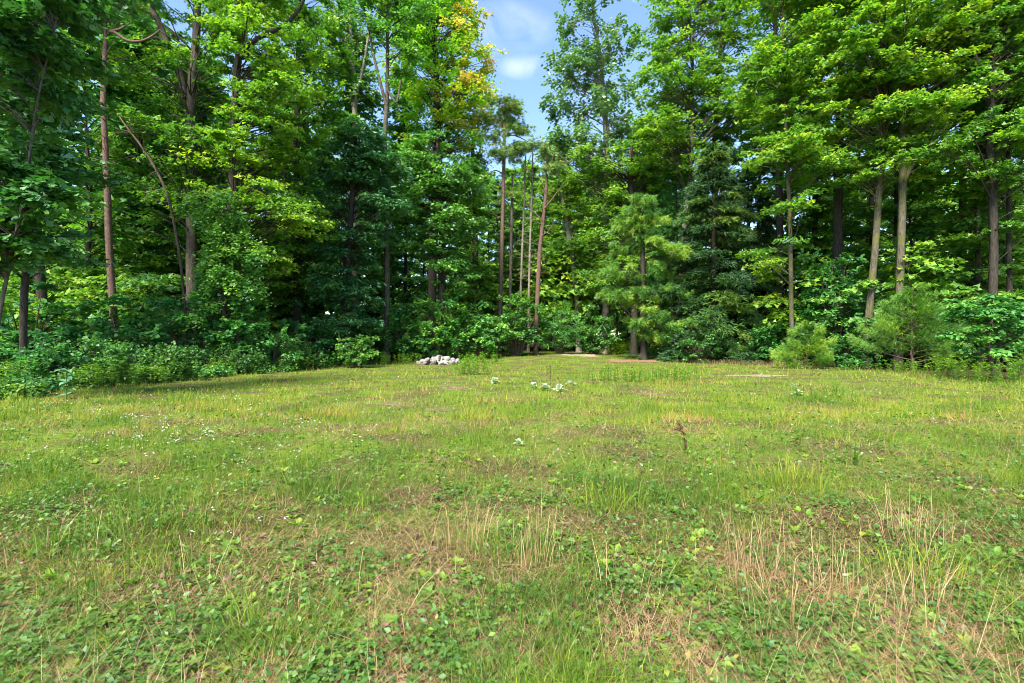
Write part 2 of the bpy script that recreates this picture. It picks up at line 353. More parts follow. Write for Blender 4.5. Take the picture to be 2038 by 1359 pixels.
def conifer(name, label, D, base_px, top_py, lobes, needle, bark, r_px, n=90, per=26, tuft=.22, seed=1, group=None, T=T_TUFT,
            droop=.1, up=.35, R=.75, bottom=.12, tint=(.2, .7), lean=0.0, cat='pine tree', tspread=.15, sag=0.0, trunk_pts=None, power=.8, plume=.7, thick=.07):
    """cone-like tree: whorled branches; lobes=(half-width px at the bottom, at the top)"""
    rg = np.random.default_rng(seed); k = D/FPX
    base = np.array([(base_px-CX)*k, D, float(ground_z((base_px-CX)*k, D))])
    root = thing(name, label, cat, base, group)
    H = CAM_H+(HOR-top_py)*k-base[2]
    z = np.linspace(-.06, H, 16); path = np.stack([lean*H*np.clip(z/H, 0, 1)**1.5, np.zeros(16), z], -1)
    path[1:, :2] += rg.normal(size=(15, 2))*.02
    g = Geo(); V, F = tube(path, np.maximum(r_px*k*(1-np.clip(z/H, 0, 1)*.9), .008), 8, .04, rg=rg); g.add(V, F)
    P, A, N, Tn, S = [], [], [], [], []
    for i in range(n):
        f = bottom+(1-bottom)*((i+rg.uniform(0, .8))/n)
        zz = f*H; w = (lobes[0]*(1-f)**power+lobes[1])*k*rg.uniform(.55, 1.12)
        if w < .08: w = .08
        a = i*2.399+rg.uniform(-.5, .5); d = np.array([math.cos(a), math.sin(a), 0])
        s = trunk_at(path, np.array([zz]))[0]
        e = s+d*w+np.array([0, 0, up*w-sag*w*w*.35]); mid = s+d*w*.5+np.array([0, 0, (up*.25+(.2 if sag else 0))*w])
        b = bez(s, mid, e, 6); V, F = tube(b, np.linspace(max(.012*w+.008, .01), .006, 6), 4, cap=False); g.add(V, F)
        m = max(4, int(per*(.35+w/(lobes[0]*k+.01))))
        u = rg.uniform(.22, 1, m)**plume; q = (1-u)[:, None]**2*s+2*(u*(1-u))[:, None]*mid+(u*u)[:, None]*e
        sd = np.array([-d[1], d[0], 0]); off = rg.normal(size=m)*R*.42*np.clip(w, .2, 1.6)*np.sin(np.clip(u, 0, 1)*2.4)
        q = q+sd*off[:, None]+d*(np.abs(off)*-.12)[:, None]; q[:, 2] += rg.normal(size=m)*thick*min(w, 1.3)-sag*.12*np.abs(off)
        P.append(q); A.append(d+sd*(off*1.1)[:, None]+np.array([0, 0, .45*up-droop])+.28*rg.normal(size=(m, 3)))
        N.append(np.array([0, 0, 1.])+.4*rg.normal(size=(m, 3)))
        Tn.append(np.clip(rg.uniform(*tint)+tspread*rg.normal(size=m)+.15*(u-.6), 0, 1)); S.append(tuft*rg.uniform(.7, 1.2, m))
    g.build('trunk', bark, root, True)
    cg = Geo(); cg.add(*leaves(np.concatenate(P), np.concatenate(A), np.concatenate(N), np.concatenate(S), T, np.concatenate(Tn)))
    cg.build('crown', needle, root)
    return root

def shrub(name, label, cat, D, px, w_px, h_px, leafm, n=34, per=60, R=.4, size=.10, T=T_OVATE, seed=1, group=None, base_py=None, tint=(.25, .65),
          stems=5, z0=.10, flat=.16, droop=.2, tilt=.5, depth=None, tspread=.16, bark=None):
    rg = np.random.default_rng(seed); k = D/FPX
    base = np.array([(px-CX)*k, D, float(ground_z((px-CX)*k, D))]); W, H = w_px*k, h_px*k
    root = thing(name, label, cat, base, group)
    dep = depth or W*.75
    E = [(0, 0, H*.55, W*.5, dep*.5, H*.45)]
    C = sample_env(E, n, rg, .3); C[:, 2] *= rg.uniform(.55, 1.28, n); C[:, :2] *= rg.uniform(.7, 1.2, (n, 1)); C[:, 2] = np.maximum(C[:, 2], z0*H)
    g = Geo()
    order = rg.permutation(n); st = order[:stems]
    for i in range(n):
        b0 = np.array([C[i, 0]*.12+rg.normal()*.03, C[i, 1]*.12+rg.normal()*.03, -.04])
        mid = np.array([C[i, 0]*.35, C[i, 1]*.35, C[i, 2]*.75])
        r = .006+.006*H if i not in st else .010+.010*H
        V, F = tube(bez(b0, mid, C[i], 6), np.linspace(r, .004, 6), 4, cap=False); g.add(V, F)
    g.build('stem', bark or B['twig'], root, True)
    O = C*np.array([1, 1, .3]); O = norm(O+.3*rg.normal(size=O.shape)*np.array([1, 1, .4])*max(W, .3))
    if D > 23 and T is T_OVATE: T = T_WIDE
    cg = Geo(); cg.add(*sprays_to_leaves(C, O, R*rg.uniform(.6, 1.3, n), int(per*1.2), T, size*1.2, rg, flat, droop, tilt, tint0=rg.uniform(*tint, n), twigs=5, tspread=tspread))
    cg.build('foliage', leafm, root)
    return root

# ------------------------------------------------------------------ the ground and the clearing
EDGE_PX = np.array([-900, -300, 0, 150, 330, 500, 690, 830, 1000, 1100, 1200, 1300, 1500, 1650, 1850, 2038, 2400, 3000])
EDGE_PY = np.array([830, 805, 772, 764, 744, 733, 722, 719, 709, 706, 703, 718, 726, 733, 746, 762, 790, 820])
def edge_depth(x, y):
    px = CX + x/np.maximum(y, .1)*FPX
    return CAM_H*FPX/(np.interp(px, EDGE_PX, EDGE_PY)-HOR)

gx = np.r_[-900, -400, -200, -120, -80, np.linspace(-42, 42, 85), 80, 120, 200, 400, 900]
gy = np.r_[-900, -400, -100, -30, np.linspace(-4, 60, 65), np.linspace(64, 130, 12), 180, 300, 500, 1000]
X, Y = np.meshgrid(gx, gy); Z = ground_z(X, Y)
far = np.hypot(X, Y) > 150; Z[far] = 0
V = np.stack([X, Y, Z], -1).reshape(-1, 3); nx = len(gx)
i, j = np.meshgrid(np.arange(len(gy)-1), np.arange(nx-1), indexing='ij'); q = (i*nx+j).ravel()
F = np.stack([q, q+1, q+nx+1, q+nx], -1)
litter = np.clip((Y-edge_depth(X, Y))/3.0+.3, 0, 1)*(Y > 1)
litter = np.maximum(litter, np.clip((7.0-Y)/3.5, 0, 1)*np.clip(.62+.5*wave_noise(X, Y, 3.0, 9), .1, .95)*(np.abs(X) < 40))       # dead leaves and bare earth under the near weeds
m, n, l = nt('meadow_soil')
out = n.new('ShaderNodeOutputMaterial'); p = n.new('ShaderNodeBsdfPrincipled'); p.inputs['Roughness'].default_value = .95; p.inputs['Specular IOR Level'].default_value = 0.0
tcn = n.new('ShaderNodeTexCoord')
n1 = n.new('ShaderNodeTexNoise'); n1.inputs['Scale'].default_value = 26; n1.inputs['Detail'].default_value = 8; n1.inputs['Roughness'].default_value = .75
n2 = n.new('ShaderNodeTexNoise'); n2.inputs['Scale'].default_value = .9; n2.inputs['Detail'].default_value = 6
n3 = n.new('ShaderNodeTexNoise'); n3.inputs['Scale'].default_value = 9; n3.inputs['Detail'].default_value = 6
for q_ in (n1, n2, n3): l.new(tcn.outputs['Object'], q_.inputs['Vector'])
soil = ramp(n, [(.32, (.026, .022, .009)), (.5, (.088, .074, .030)), (.70, (.21, .178, .085))]); l.new(n1.outputs['Fac'], soil.inputs['Fac'])
green = ramp(n, [(.3, (.050, .095, .012)), (.7, (.16, .235, .028))]); l.new(n3.outputs['Fac'], green.inputs['Fac'])
gm = ramp(n, [(.40, (.0, .0, .0)), (.58, (.88, .88, .88))]); l.new(n2.outputs['Fac'], gm.inputs['Fac'])
mx = n.new('ShaderNodeMixRGB'); l.new(gm.outputs['Color'], mx.inputs['Fac']); l.new(soil.outputs['Color'], mx.inputs['Color1']); l.new(green.outputs['Color'], mx.inputs['Color2'])
lit = ramp(n, [(.3, (.020, .014, .009)), (.55, (.050, .032, .019)), (.75, (.10, .060, .033))]); l.new(n3.outputs['Fac'], lit.inputs['Fac'])
atn = n.new('ShaderNodeAttribute'); atn.attribute_name = 'tint'
mx2 = n.new('ShaderNodeMixRGB'); l.new(atn.outputs['Fac'], mx2.inputs['Fac']); l.new(mx.outputs['Color'], mx2.inputs['Color1']); l.new(lit.outputs['Color'], mx2.inputs['Color2'])
l.new(mx2.outputs['Color'], p.inputs['Base Color'])
bp = n.new('ShaderNodeBump'); bp.inputs['Strength'].default_value = .8; bp.inputs['Distance'].default_value = .03
l.new(n1.outputs['Fac'], bp.inputs['Height']); l.new(bp.outputs[0], p.inputs['Normal']); l.new(p.outputs[0], out.inputs['Surface'])
tag(mesh('ground', V, F, m, tint=litter.ravel(), smooth=True), kind='structure')

# worn gravel and bare earth showing through the grass (each a low irregular sheet)
def earth_mat(name, c0, c1, c2, sc):
    m, n, l = nt(name); out = n.new('ShaderNodeOutputMaterial'); p = n.new('ShaderNodeBsdfPrincipled'); p.inputs['Roughness'].default_value = 1.0; p.inputs['Specular IOR Level'].default_value = 0.0
    t = n.new('ShaderNodeTexCoord'); no = n.new('ShaderNodeTexNoise'); no.inputs['Scale'].default_value = sc; no.inputs['Detail'].default_value = 8; no.inputs['Roughness'].default_value = .8
    l.new(t.outputs['Object'], no.inputs['Vector']); r = ramp(n, [(.32, c0), (.5, c1), (.68, c2)]); l.new(no.outputs['Fac'], r.inputs['Fac'])
    l.new(r.outputs['Color'], p.inputs['Base Color']); b = n.new('ShaderNodeBump'); b.inputs['Strength'].default_value = .9; b.inputs['Distance'].default_value = .05
    l.new(no.outputs['Fac'], b.inputs['Height']); l.new(b.outputs[0], p.inputs['Normal']); l.new(p.outputs[0], out.inputs['Surface'])
    return m
E_GRAVEL = earth_mat('pale_gravel', (.11, .088, .06), (.26, .21, .155), (.42, .355, .28), 6)
E_RED = earth_mat('needle_litter', (.10, .05, .03), (.22, .125, .075), (.36, .24, .16), 10)
BARE = []                                                    # (x, y, rx, ry): no grass here
def patch(name, px, py, rx_px, D_half, mat, seed):
    D = depth_of(py); x = (px-CX)*D/FPX; rx = rx_px*D/FPX; r = np.random.default_rng(seed)
    a = np.linspace(0, 2*math.pi, 40, endpoint=False); w = 1+.16*np.sin(2*a+r.uniform(0, 6))+.12*np.sin(5*a+r.uniform(0, 6))+.07*r.normal(size=40)
    vs_, fs = [[x, D, float(ground_z(x, D))+.012]], []
    for f in (.5, 1.0):
        for q in range(40):
            xx, yy = x+rx*w[q]*f*math.cos(a[q]), D+D_half*w[q]*f*math.sin(a[q])
            vs_.append([xx, yy, float(ground_z(xx, yy))+(.012 if f < 1 else .004)])
    for q in range(40):
        q2 = (q+1) % 40; fs.append([0, 1+q, 1+q2]); fs.append([1+q, 41+q, 41+q2]); fs.append([1+q, 41+q2, 1+q2])
    o = mesh(name, vs_, fs, mat, smooth=True); tag(o, kind='structure'); BARE.append((x, D-.25*D_half, rx*1.05, D_half*1.25))
patch('gravel_patch', 1142, 716.5, 46, 2.6, E_GRAVEL, 1)
patch('needle_litter', 1275, 723, 60, 1.5, E_RED, 2)
patch('gravel_patch', 1500, 748, 56, .8, E_GRAVEL, 3)
E_SOIL = earth_mat('thin_soil', (.05, .042, .020), (.14, .115, .058), (.28, .235, .14), 5)
for q, (px, py, r, h) in enumerate([(795, 803, 46, .42), (905, 773, 36, .5), (872, 816, 30, .26), (1300, 785, 40, .38)]):
    patch('bare_earth', px, py, r, h, E_SOIL, 20+q)
BARE = BARE[:3]
SPARSE = [(795, 803, 46, .75), (905, 773, 42, .75), (1300, 785, 46, .75), (560, 760, 30, .7), (1690, 762, 50, .7), (800, 802, 70, .9), (900, 772, 55, 1.0), (735, 806, 45, 1.0), (870, 815, 40, .8), (1290, 783, 70, .6), (1640, 760, 120, .9), (1150, 905, 300, .5), (560, 905, 60, .6), (700, 960, 110, .5), (1700, 960, 160, .5), (420, 1200, 200, .4), (1600, 1250, 120, .4), (330, 770, 60, .6), (1030, 800, 30, .8), (980, 1000, 200, .5)]
def coverage(x, y):
    """how much grass grows at a point"""
    c = np.clip(.70+.62*wave_noise(x, y, 2.3, 21)+.50*wave_noise(x, y, .7, 22), .12, 1)
    for bx, by, rx, ry in BARE: c *= np.clip(((x-bx)/rx)**2*1.1+((y-by)/ry)**2*1.1-.35, .10, 1)
    for px, py, r, w in SPARSE:
        D = depth_of(py); bx = (px-CX)*D/FPX; rr = r*D/FPX
        c *= 1-w*np.exp(-((x-bx)/rr)**2-((y-D)/(rr*1.3+.3))**2)
    return c

# ------------------------------------------------------------------ trees of the wood's edge, left to right
tree('oak_sapling', 'leaning young oak with big lobed leaves at the left edge of the clearing', 'oak tree', 12.5,
     [(-16, 800, 4.20), (-6, 640, 3.85), (8, 520, 3.50), (42, 360, 2.80), (75, 210, 2.10), (112, 60, 1.40)],
     [(0, 130, 110, 120), (45, 330, 85, 80), (-60, 420, 110, 90), (90, 60, 70, 80), (20, -60, 130, 90), (30, 500, 50, 40, .5), (120, 400, 80, 40, .6)],
     M['oak'], B['grey'], n=120, per=62, R=.62, size=.20, T=T_OAK, seed=11, tint=(.15, .7), tilt=.55, depth=1.5)
tree('oak_tree', 'dark broad oak behind the leaning oak sapling at the left edge', 'oak tree', 19,
     [(45, 760, 6.75), (47, 600, 6.75), (52, 400, 6.00), (60, 200, 5.25), (75, 0, 4.50), (80, -120, 2.25)],
     [(0, 60, 110, 150), (60, 180, 80, 110), (60, 330, 80, 90), (-30, 300, 100, 120), (50, 470, 100, 70, .8), (120, -60, 90, 70)],
     M['oak'], B['dark'], n=140, per=75, R=.95, size=.20, T=T_OAK, seed=12, tint=(.1, .6), depth=2.4)
tree('dark_trunked_tree', 'dark straight trunk with thin dead twigs beside the oak at the left', 'tree', 24,
     [(74, 745, 9), (76, 600, 9), (80, 400, 8), (84, 100, 6), (86, -80, 4)], [(84, -40, 90, 60), (90, 140, 80, 60, .5)],
     M['bluepine'], B['dark'], n=36, per=60, R=.9, size=.3, T=T_SPRIG, seed=13)
tree('red_pine', 'tall slim pine with pinkish bare trunk near the left edge', 'pine tree', 25,
     [(229, 741, 6.60), (224, 620, 6.29), (221, 500, 5.79), (219, 360, 5.22), (216, 200, 4.40), (211, 90, 3.46), (203, 0, 2.83), (198, -90, 1.57)],
     [(215, -60, 110, 60), (250, 10, 90, 25, .6)], M['bluepine'], B['redpine'], n=40, per=52, R=.6, size=.22, T=T_SPRIG, seed=14, twig_n=30, twig_zone=(.45, .98),
     extra=[[(217, 62, 3.2), (228, 62, 3), (250, 82, 2.8), (280, 84, 2.5), (305, 72, 2.2), (318, 60, 1.6)], [(216, 64, 3), (240, 58, 2.4), (258, 46, 1.6)]], branch_r=.02)
tree('old_maple', 'big grey brown maple trunk wrapped by a leaning rusty stem on the left', 'maple tree', 29,
     [(386, 735, 12.00), (386, 600, 11.20), (384, 450, 10.40), (380, 300, 9.60), (381, 190, 8.80), (389, 90, 7.60), (391, 0, 6.80), (393, -140, 4.80)],
     [(330, 300, 90, 90), (440, 120, 90, 90), (300, 180, 110, 70), (350, 20, 110, 80), (430, 330, 80, 80), (390, -120, 160, 90), (310, 420, 80, 50, .7)],
     M['maple'], B['grey'], n=190, per=95, R=1.0, size=.17, T=T_MAPLE, seed=15, tint=(.12, .7), depth=4.5,
     extra=[[(370, 196, 7), (356, 140, 7), (334, 90, 6.5), (318, 50, 6), (296, 5, 5), (280, -30, 4)], [(334, 95, 3), (318, 74, 3), (300, 78, 2.5), (272, 84, 2)]])
tree('dead_leaning_stem', 'bare dead stem leaning left against the old maple', 'dead tree', 25,
     [(378, 738, 2.75), (362, 520, 2.48), (338, 408, 2.75), (322, 362, 2.53), (300, 322, 2.31), (272, 282, 1.98), (244, 244, 1.65), (232, 225, 0.83)], [], M['deadtwig'], B['twig'], n=0, seed=16, twig_n=14, twig_zone=(.5, .98))
tree('maple_tree', 'bright lime green maple with layered sprays left of the dark chestnut', 'maple tree', 27.5,
     [(470, 735, 11), (468, 560, 10), (462, 360, 9), (470, 200, 8), (480, 60, 6), (485, -120, 4)],
     [(540, 90, 100, 80), (560, 210, 90, 60), (500, 150, 80, 90), (550, 300, 80, 45), (470, 300, 70, 70), (450, 420, 90, 50), (570, 400, 60, 40, 1.3), (500, 460, 80, 35, .8), (500, -50, 140, 100), (520, 520, 60, 30, .6), (610, 440, 30, 25, .8)],
     M['lime'], B['dark'], n=260, per=100, R=.95, size=.16, T=T_MAPLE, seed=17, tint=(.15, .8), depth=3.6, flat=.07,
     extra=[[(474, 110, 4.5), (510, 76, 5), (552, 60, 4.6), (585, 36, 4), (606, 4, 3.2), (612, -30, 2)]])
tree('vine_draped_tree', 'small tree hung with curtains of pale green grape vine on the left', 'tree', 25,
     [(445, 745, 6), (446, 600, 5.5), (450, 480, 5), (455, 400, 3)],
     [(455, 470, 50, 40), (440, 530, 45, 50), (480, 560, 40, 40, .8), (430, 420, 60, 40), (510, 500, 30, 30, .5), (420, 610, 40, 30, .5)],
     M['green'], B['dark'], n=110, per=80, R=.5, size=.13, T=T_WIDE, seed=18, tint=(.35, .85), droop=1.2, flat=.35, tilt=.8, depth=1.3)
conifer('white_pine', 'young blue green pine with drooping tufts in the left undergrowth', 26, 430, 500, (75, 14), M['bluepine'], B['dark'], 6, n=80, per=30, tuft=.26, seed=19, bottom=.2, up=.1, droop=.25)
tree('chestnut_tree', 'dense dark blue green chestnut with long pointed leaves left of centre', 'chestnut tree', 33,
     [(690, 728, 7), (686, 640, 7), (690, 520, 6), (700, 400, 5.5), (705, 300, 4), (710, 260, 2)],
     [(715, 285, 62, 42), (680, 335, 55, 45), (755, 330, 60, 45), (770, 400, 50, 35), (660, 400, 40, 30), (690, 500, 62, 45), (700, 580, 72, 38), (660, 545, 40, 30), (740, 455, 40, 30, .7), (690, 645, 70, 25, .7)],
     M['chestnut'], B['dark'], n=300, per=85, R=.68, size=.24, T=T_LONG, seed=20, tint=(.15, .72), tilt=.5, depth=2.3, droop=.45, flat=.14)
tree('forest_maple', 'shaded green maple filling the wood between the lime maple and the dark chestnut', 'maple tree', 36,
     [(590, 722, 8), (592, 560, 7.5), (590, 400, 7), (588, 250, 6), (592, 100, 4.5), (596, -40, 3)],
     [(600, 300, 60, 50), (610, 400, 55, 45), (580, 480, 60, 40), (620, 200, 60, 60), (640, 100, 60, 70), (590, 560, 60, 35), (600, 0, 90, 60), (640, 480, 40, 30)],
     M['maple'], B['dark'], n=240, per=80, R=1.0, size=.19, T=T_MAPLE, seed=57, tint=(.1, .7), depth=3.5)
tree('slim_tree', 'slim straight grey brown trunk rising behind the dark chestnut', 'tree', 36,
     [(770, 724, 5.62), (770, 560, 5.25), (768, 420, 4.88), (767, 270, 4.50), (770, 180, 3.75), (771, 60, 3.00), (775, -60, 1.50)],
     [(730, 30, 60, 60), (790, 100, 50, 60), (760, -40, 80, 50), (820, 10, 50, 50)], M['green'], B['grey'], n=80, per=85, R=.95, size=.19, seed=21, tint=(.3, .9),
     extra=[[(769, 210, 3.5), (756, 160, 3.2), (745, 120, 2.8), (735, 60, 2.2), (722, 0, 1.5)], [(771, 180, 2.6), (790, 210, 2), (798, 160, 1.8)]])
tree('pale_birch', 'slender pale trunked tree with thin grey green leaves upper left of centre', 'birch tree', 44,
     [(706, 714, 6), (708, 500, 5.5), (706, 300, 5), (708, 180, 4.5), (700, 100, 3.5), (692, -20, 2.5)],
     [(690, 60, 60, 80), (720, 160, 40, 60, .7), (660, 150, 30, 50, .7), (700, -60, 70, 60)], M['poplar'], B['pale'], n=100, per=70, R=.9, size=.19, seed=22, tint=(.35, .9),
     extra=[[(707, 240, 3.4), (690, 150, 3), (672, 60, 2.2), (662, 0, 1.6)], [(708, 200, 3), (726, 120, 2.6), (738, 40, 2)]])
tree('turning_maple', 'tall maple with orange and yellow leaf tips beside the gap of sky', 'maple tree', 43,
     [(858, 713, 9), (860, 560, 8.5), (866, 400, 8), (872, 240, 7), (868, 120, 6), (862, 0, 4.5), (860, -90, 3)],
     [(880, 60, 80, 70), (930, 120, 55, 60), (900, 190, 80, 50), (830, 130, 60, 80), (940, 215, 45, 35), (870, 260, 70, 40), (810, 30, 60, 60), (920, 10, 45, 50), (860, -60, 100, 50), (930, 270, 45, 35)],
     M['autumn'], B['dark'], n=330, per=95, R=1.15, size=.21, seed=23, tint=(.36, .74), depth=4.5, accent=.42, flat=.12, tspread=.10)
tree('broadleaf_tree', 'mid green bushy tree between the dark chestnut and the central pines', 'tree', 37,
     [(880, 722, 8), (878, 600, 7.5), (880, 450, 7), (876, 330, 5), (870, 270, 3)],
     [(845, 300, 50, 40), (880, 360, 62, 40), (830, 400, 50, 40), (910, 440, 50, 35), (850, 480, 60, 35), (930, 360, 35, 40), (900, 540, 50, 30), (820, 330, 40, 40)],
     M['green'], B['dark'], n=260, per=80, R=.85, size=.19, T=T_DIAMOND, seed=24, tint=(.2, .8), depth=3)
tree('forest_maple', 'green maple with low horizontal sprays just left of the central pine trunks', 'maple tree', 45,
     [(946, 712, 6), (946, 500, 6), (944, 380, 5), (940, 280, 3)],
     [(935, 330, 40, 40), (950, 420, 40, 40), (915, 500, 45, 35), (955, 530, 30, 30), (930, 590, 45, 25)], M['maple'], B['dark'], n=110, per=80, R=.95, size=.20, seed=25, tint=(.2, .8))
# the group of bare pines in the middle
def red_pine(label, D, trunk, tufts, seed, bark, extra, n=24, per=34, **kw):
    return tree('red_pine' if bark is not B['pale'] else 'dead_pine', label, 'pine tree' if tufts else 'dead tree', D, trunk, tufts, M['redpine'], bark, n=n if tufts else 0, per=per, R=.95, size=.36, T=T_SPRIG, seed=seed, tint=(.2, .75), branch_r=.03, extra=extra, flat=.12, droop=-.1, rise=.15, depth=1.4, twig_n=34, **kw)
red_pine('red pine with flat pale green needle plumes standing against the gap of sky', 42,
     [(992, 716, 4.25), (996, 600, 3.94), (1000, 450, 3.64), (1003, 330, 3.03), (1004, 250, 2.18), (1004, 190, 0.91)],
     [(1000, 215, 38, 20), (985, 240, 35, 14), (1025, 250, 35, 20), (975, 270, 30, 12), (985, 310, 40, 10), (1020, 300, 40, 12), (1000, 375, 30, 10, .6), (1045, 285, 25, 12)], 31, B['redpine'],
     [[(1004, 272, 1.34), (1020, 268, 1.21), (1040, 276, 0.97), (1060, 288, 0.73)], [(1002, 346, 1.21), (985, 338, 0.91), (970, 350, 0.61)], [(1003, 300, 1.21), (1030, 312, 0.97), (1060, 350, 0.66)]], n=56, per=44)
red_pine('grey barked dead pine trunk just right of the plumed red pine', 43, [(1014, 714, 3.76), (1015, 600, 3.64), (1017, 480, 3.28), (1019, 400, 3.03), (1020, 345, 1.82)], [], 32, B['grey'],
     [[(1018, 420, 1.21), (1008, 400, 0.97), (1000, 396, 0.61)]])
red_pine('thin dead pale trunk in the middle of the central pine group', 44, [(1036, 712, 2.43), (1036, 590, 2.43), (1040, 480, 2.30), (1044, 380, 1.94), (1046, 310, 1.21)], [], 33, B['pale'],
     [[(1044, 380, 0.85), (1030, 350, 0.66), (1022, 330, 0.48)], [(1045, 350, 0.85), (1052, 320, 0.61), (1060, 300, 0.43)]])
red_pine('taller dead pale trunk beside the rusty red pine', 44, [(1051, 712, 2.55), (1052, 600, 2.43), (1055, 480, 2.30), (1059, 370, 2.00), (1061, 270, 0.97)], [], 34, B['pale'],
     [[(1060, 330, 0.85), (1075, 310, 0.61), (1085, 290, 0.43)], [(1058, 360, 0.85), (1045, 340, 0.61), (1035, 320, 0.43)], [(1057, 420, 0.73), (1044, 405, 0.48), (1030, 402, 0.36)]])
red_pine('rusty red pine trunk with dead upswept branches in the middle', 41, [(1066, 717, 4.25), (1069, 600, 4.00), (1074, 500, 3.76), (1082, 430, 3.39), (1089, 360, 2.91), (1088, 310, 1.82)],
     [(1085, 290, 30, 14, .6), (1110, 330, 25, 12, .5)], 35, B['red'],
     [[(1084, 415, 1.57), (1104, 390, 1.34), (1120, 368, 1.09), (1140, 350, 0.73)], [(1086, 385, 1.34), (1080, 365, 1.09), (1070, 350, 0.73)], [(1080, 440, 1.21), (1060, 420, 0.97), (1050, 395, 0.61)],
      [(1089, 340, 1.21), (1100, 315, 0.97), (1108, 295, 0.61)], [(1078, 470, 1.21), (1092, 460, 0.97), (1104, 440, 0.61)]], n=14, per=30)
tree('leaning_poplar', 'leaning tan trunk right of the rusty pine with light leaves', 'tree', 47,
     [(1152, 708, 5), (1148, 600, 5), (1140, 520, 5), (1128, 450, 4.6), (1120, 400, 3.4), (1112, 340, 2)],
     [(1130, 380, 40, 30), (1165, 430, 40, 35), (1150, 500, 45, 30), (1110, 430, 30, 30, .6), (1170, 560, 40, 30)], M['lime'], B['pale'], n=110, per=75, R=.95, size=.20, seed=36, tint=(.1, .7))
tree('tall_poplar', 'tall airy poplar with blue sky showing through right of the sky gap', 'poplar tree', 47,
     [(1204, 710, 8), (1206, 560, 7.5), (1208, 400, 7), (1205, 250, 5.5), (1196, 120, 4), (1180, 20, 2.5), (1176, -60, 1.5)],
     [(1150, 40, 45, 45), (1120, 130, 40, 40), (1180, 130, 45, 45), (1110, 200, 40, 25), (1175, 220, 50, 30), (1230, 60, 40, 60), (1230, 170, 40, 40), (1190, -40, 60, 40), (1140, 285, 60, 28, 1.4), (1200, 320, 60, 35, 1.4), (1100, 300, 35, 25), (1250, 250, 35, 40)],
     M['poplar'], B['pale'], n=270, per=52, R=.75, size=.26, seed=37, tint=(.2, .75), depth=4, flat=.35, droop=.8, tilt=.9, shell=.2, branch_r=.03)
tree('maple_tree', 'leafy lime maple filling the wood between the airy poplar and the bright white pine', 'maple tree', 45,
     [(1262, 711, 7), (1262, 560, 6.5), (1258, 420, 6), (1255, 330, 5), (1262, 270, 3)],
     [(1240, 330, 50, 45), (1290, 350, 45, 45), (1220, 420, 50, 45), (1290, 270, 40, 40), (1180, 470, 45, 35), (1240, 520, 55, 40), (1320, 330, 40, 50), (1190, 560, 50, 30), (1150, 330, 40, 35)],
     M['lime'], B['dark'], n=240, per=80, R=1.0, size=.20, seed=56, tint=(.1, .7), depth=3.5)
tree('white_pine', 'bright green white pine with plume like boughs beside the track', 'pine tree', 36.5,
     [(1281, 720, 6.5), (1281, 640, 6), (1280, 540, 5), (1278, 450, 3.5), (1276, 385, 1.5)],
     [(1272, 410, 32, 20), (1245, 445, 34, 16), (1305, 440, 34, 16), (1228, 490, 36, 16), (1282, 480, 42, 17), (1335, 500, 36, 15), (1245, 540, 42, 18), (1310, 535, 38, 16), (1262, 585, 34, 15), (1335, 580, 42, 16),
      (1300, 622, 42, 14), (1348, 640, 36, 13), (1262, 640, 34, 12), (1312, 665, 44, 11), (1225, 585, 28, 14), (1212, 545, 20, 12)],
     M['wpine'], B['dark'], n=150, per=40, R=.60, size=.29, T=T_TUFT, seed=38, tint=(.2, .95), depth=2.2, flat=.15, droop=.4, rise=.1, shell=.25, branch_r=.02, tilt=.5)
conifer('white_pine', 'taller shaded pine behind the bright green white pine', 44, 1345, 250, (95, 10), M['bluepine'], B['dark'], 7, n=110, per=46, tuft=.38, seed=39, bottom=.25, up=.15, R=.8, power=.7)
conifer('spruce_tree', 'dark spruce with yellowish sunlit bough tips right of the white pine', 37.6, 1420, 290, (140, 8), M['spruce'], B['dark'], 8, n=105, per=135, tuft=.42, seed=40, bottom=.03, up=-.02, sag=.10, droop=.35, R=.8, plume=.6, thick=.07, T=T_SPRUCE, tint=(.05, .95), cat='spruce tree', power=.7)
conifer('spruce_tree', 'second dark spruce standing behind and right of the sunlit one', 40.5, 1490, 330, (140, 4), M['spruce'], B['dark'], 8, n=90, per=105, tuft=.44, seed=41, bottom=.03, up=-.02, sag=.10, droop=.35, R=.8, plume=.6, thick=.07, T=T_SPRUCE, tint=(0, .6), cat='spruce tree', power=.85)
tree('leaning_maple', 'maple with a crooked tan trunk rising above the spruces', 'maple tree', 42,
     [(1352, 717, 5.76), (1356, 560, 5.40), (1362, 440, 5.04), (1374, 350, 4.68), (1378, 270, 4.32), (1377, 170, 3.60), (1374, 80, 2.88), (1360, -80, 1.80)],
     [(1330, 60, 70, 70), (1420, 30, 70, 70), (1390, 150, 70, 60), (1310, 160, 50, 50), (1350, 260, 70, 40), (1440, 230, 60, 40), (1300, 270, 50, 40), (1370, -60, 120, 60), (1400, 330, 60, 30)],
     M['lime'], B['grey'], n=300, per=90, R=1.05, size=.20, seed=42, tint=(.12, .72), depth=4.5, flat=.08)
tree('maple_tree', 'green maple with a straight dark trunk rising behind the spruces', 'maple tree', 43,
     [(1424, 719, 6.48), (1424, 560, 6.12), (1424, 420, 5.76), (1422, 300, 5.04), (1428, 150, 3.96), (1440, 0, 2.88)],
     [(1460, 120, 70, 70), (1440, 250, 70, 50), (1490, 330, 60, 40), (1460, 20, 80, 60), (1500, 200, 60, 50), (1480, 410, 50, 40, .8), (1460, -60, 110, 50), (1380, 200, 50, 50)],
     M['maple'], B['maple'], n=210, per=90, R=1.0, size=.19, seed=43, tint=(.15, .8), depth=4)
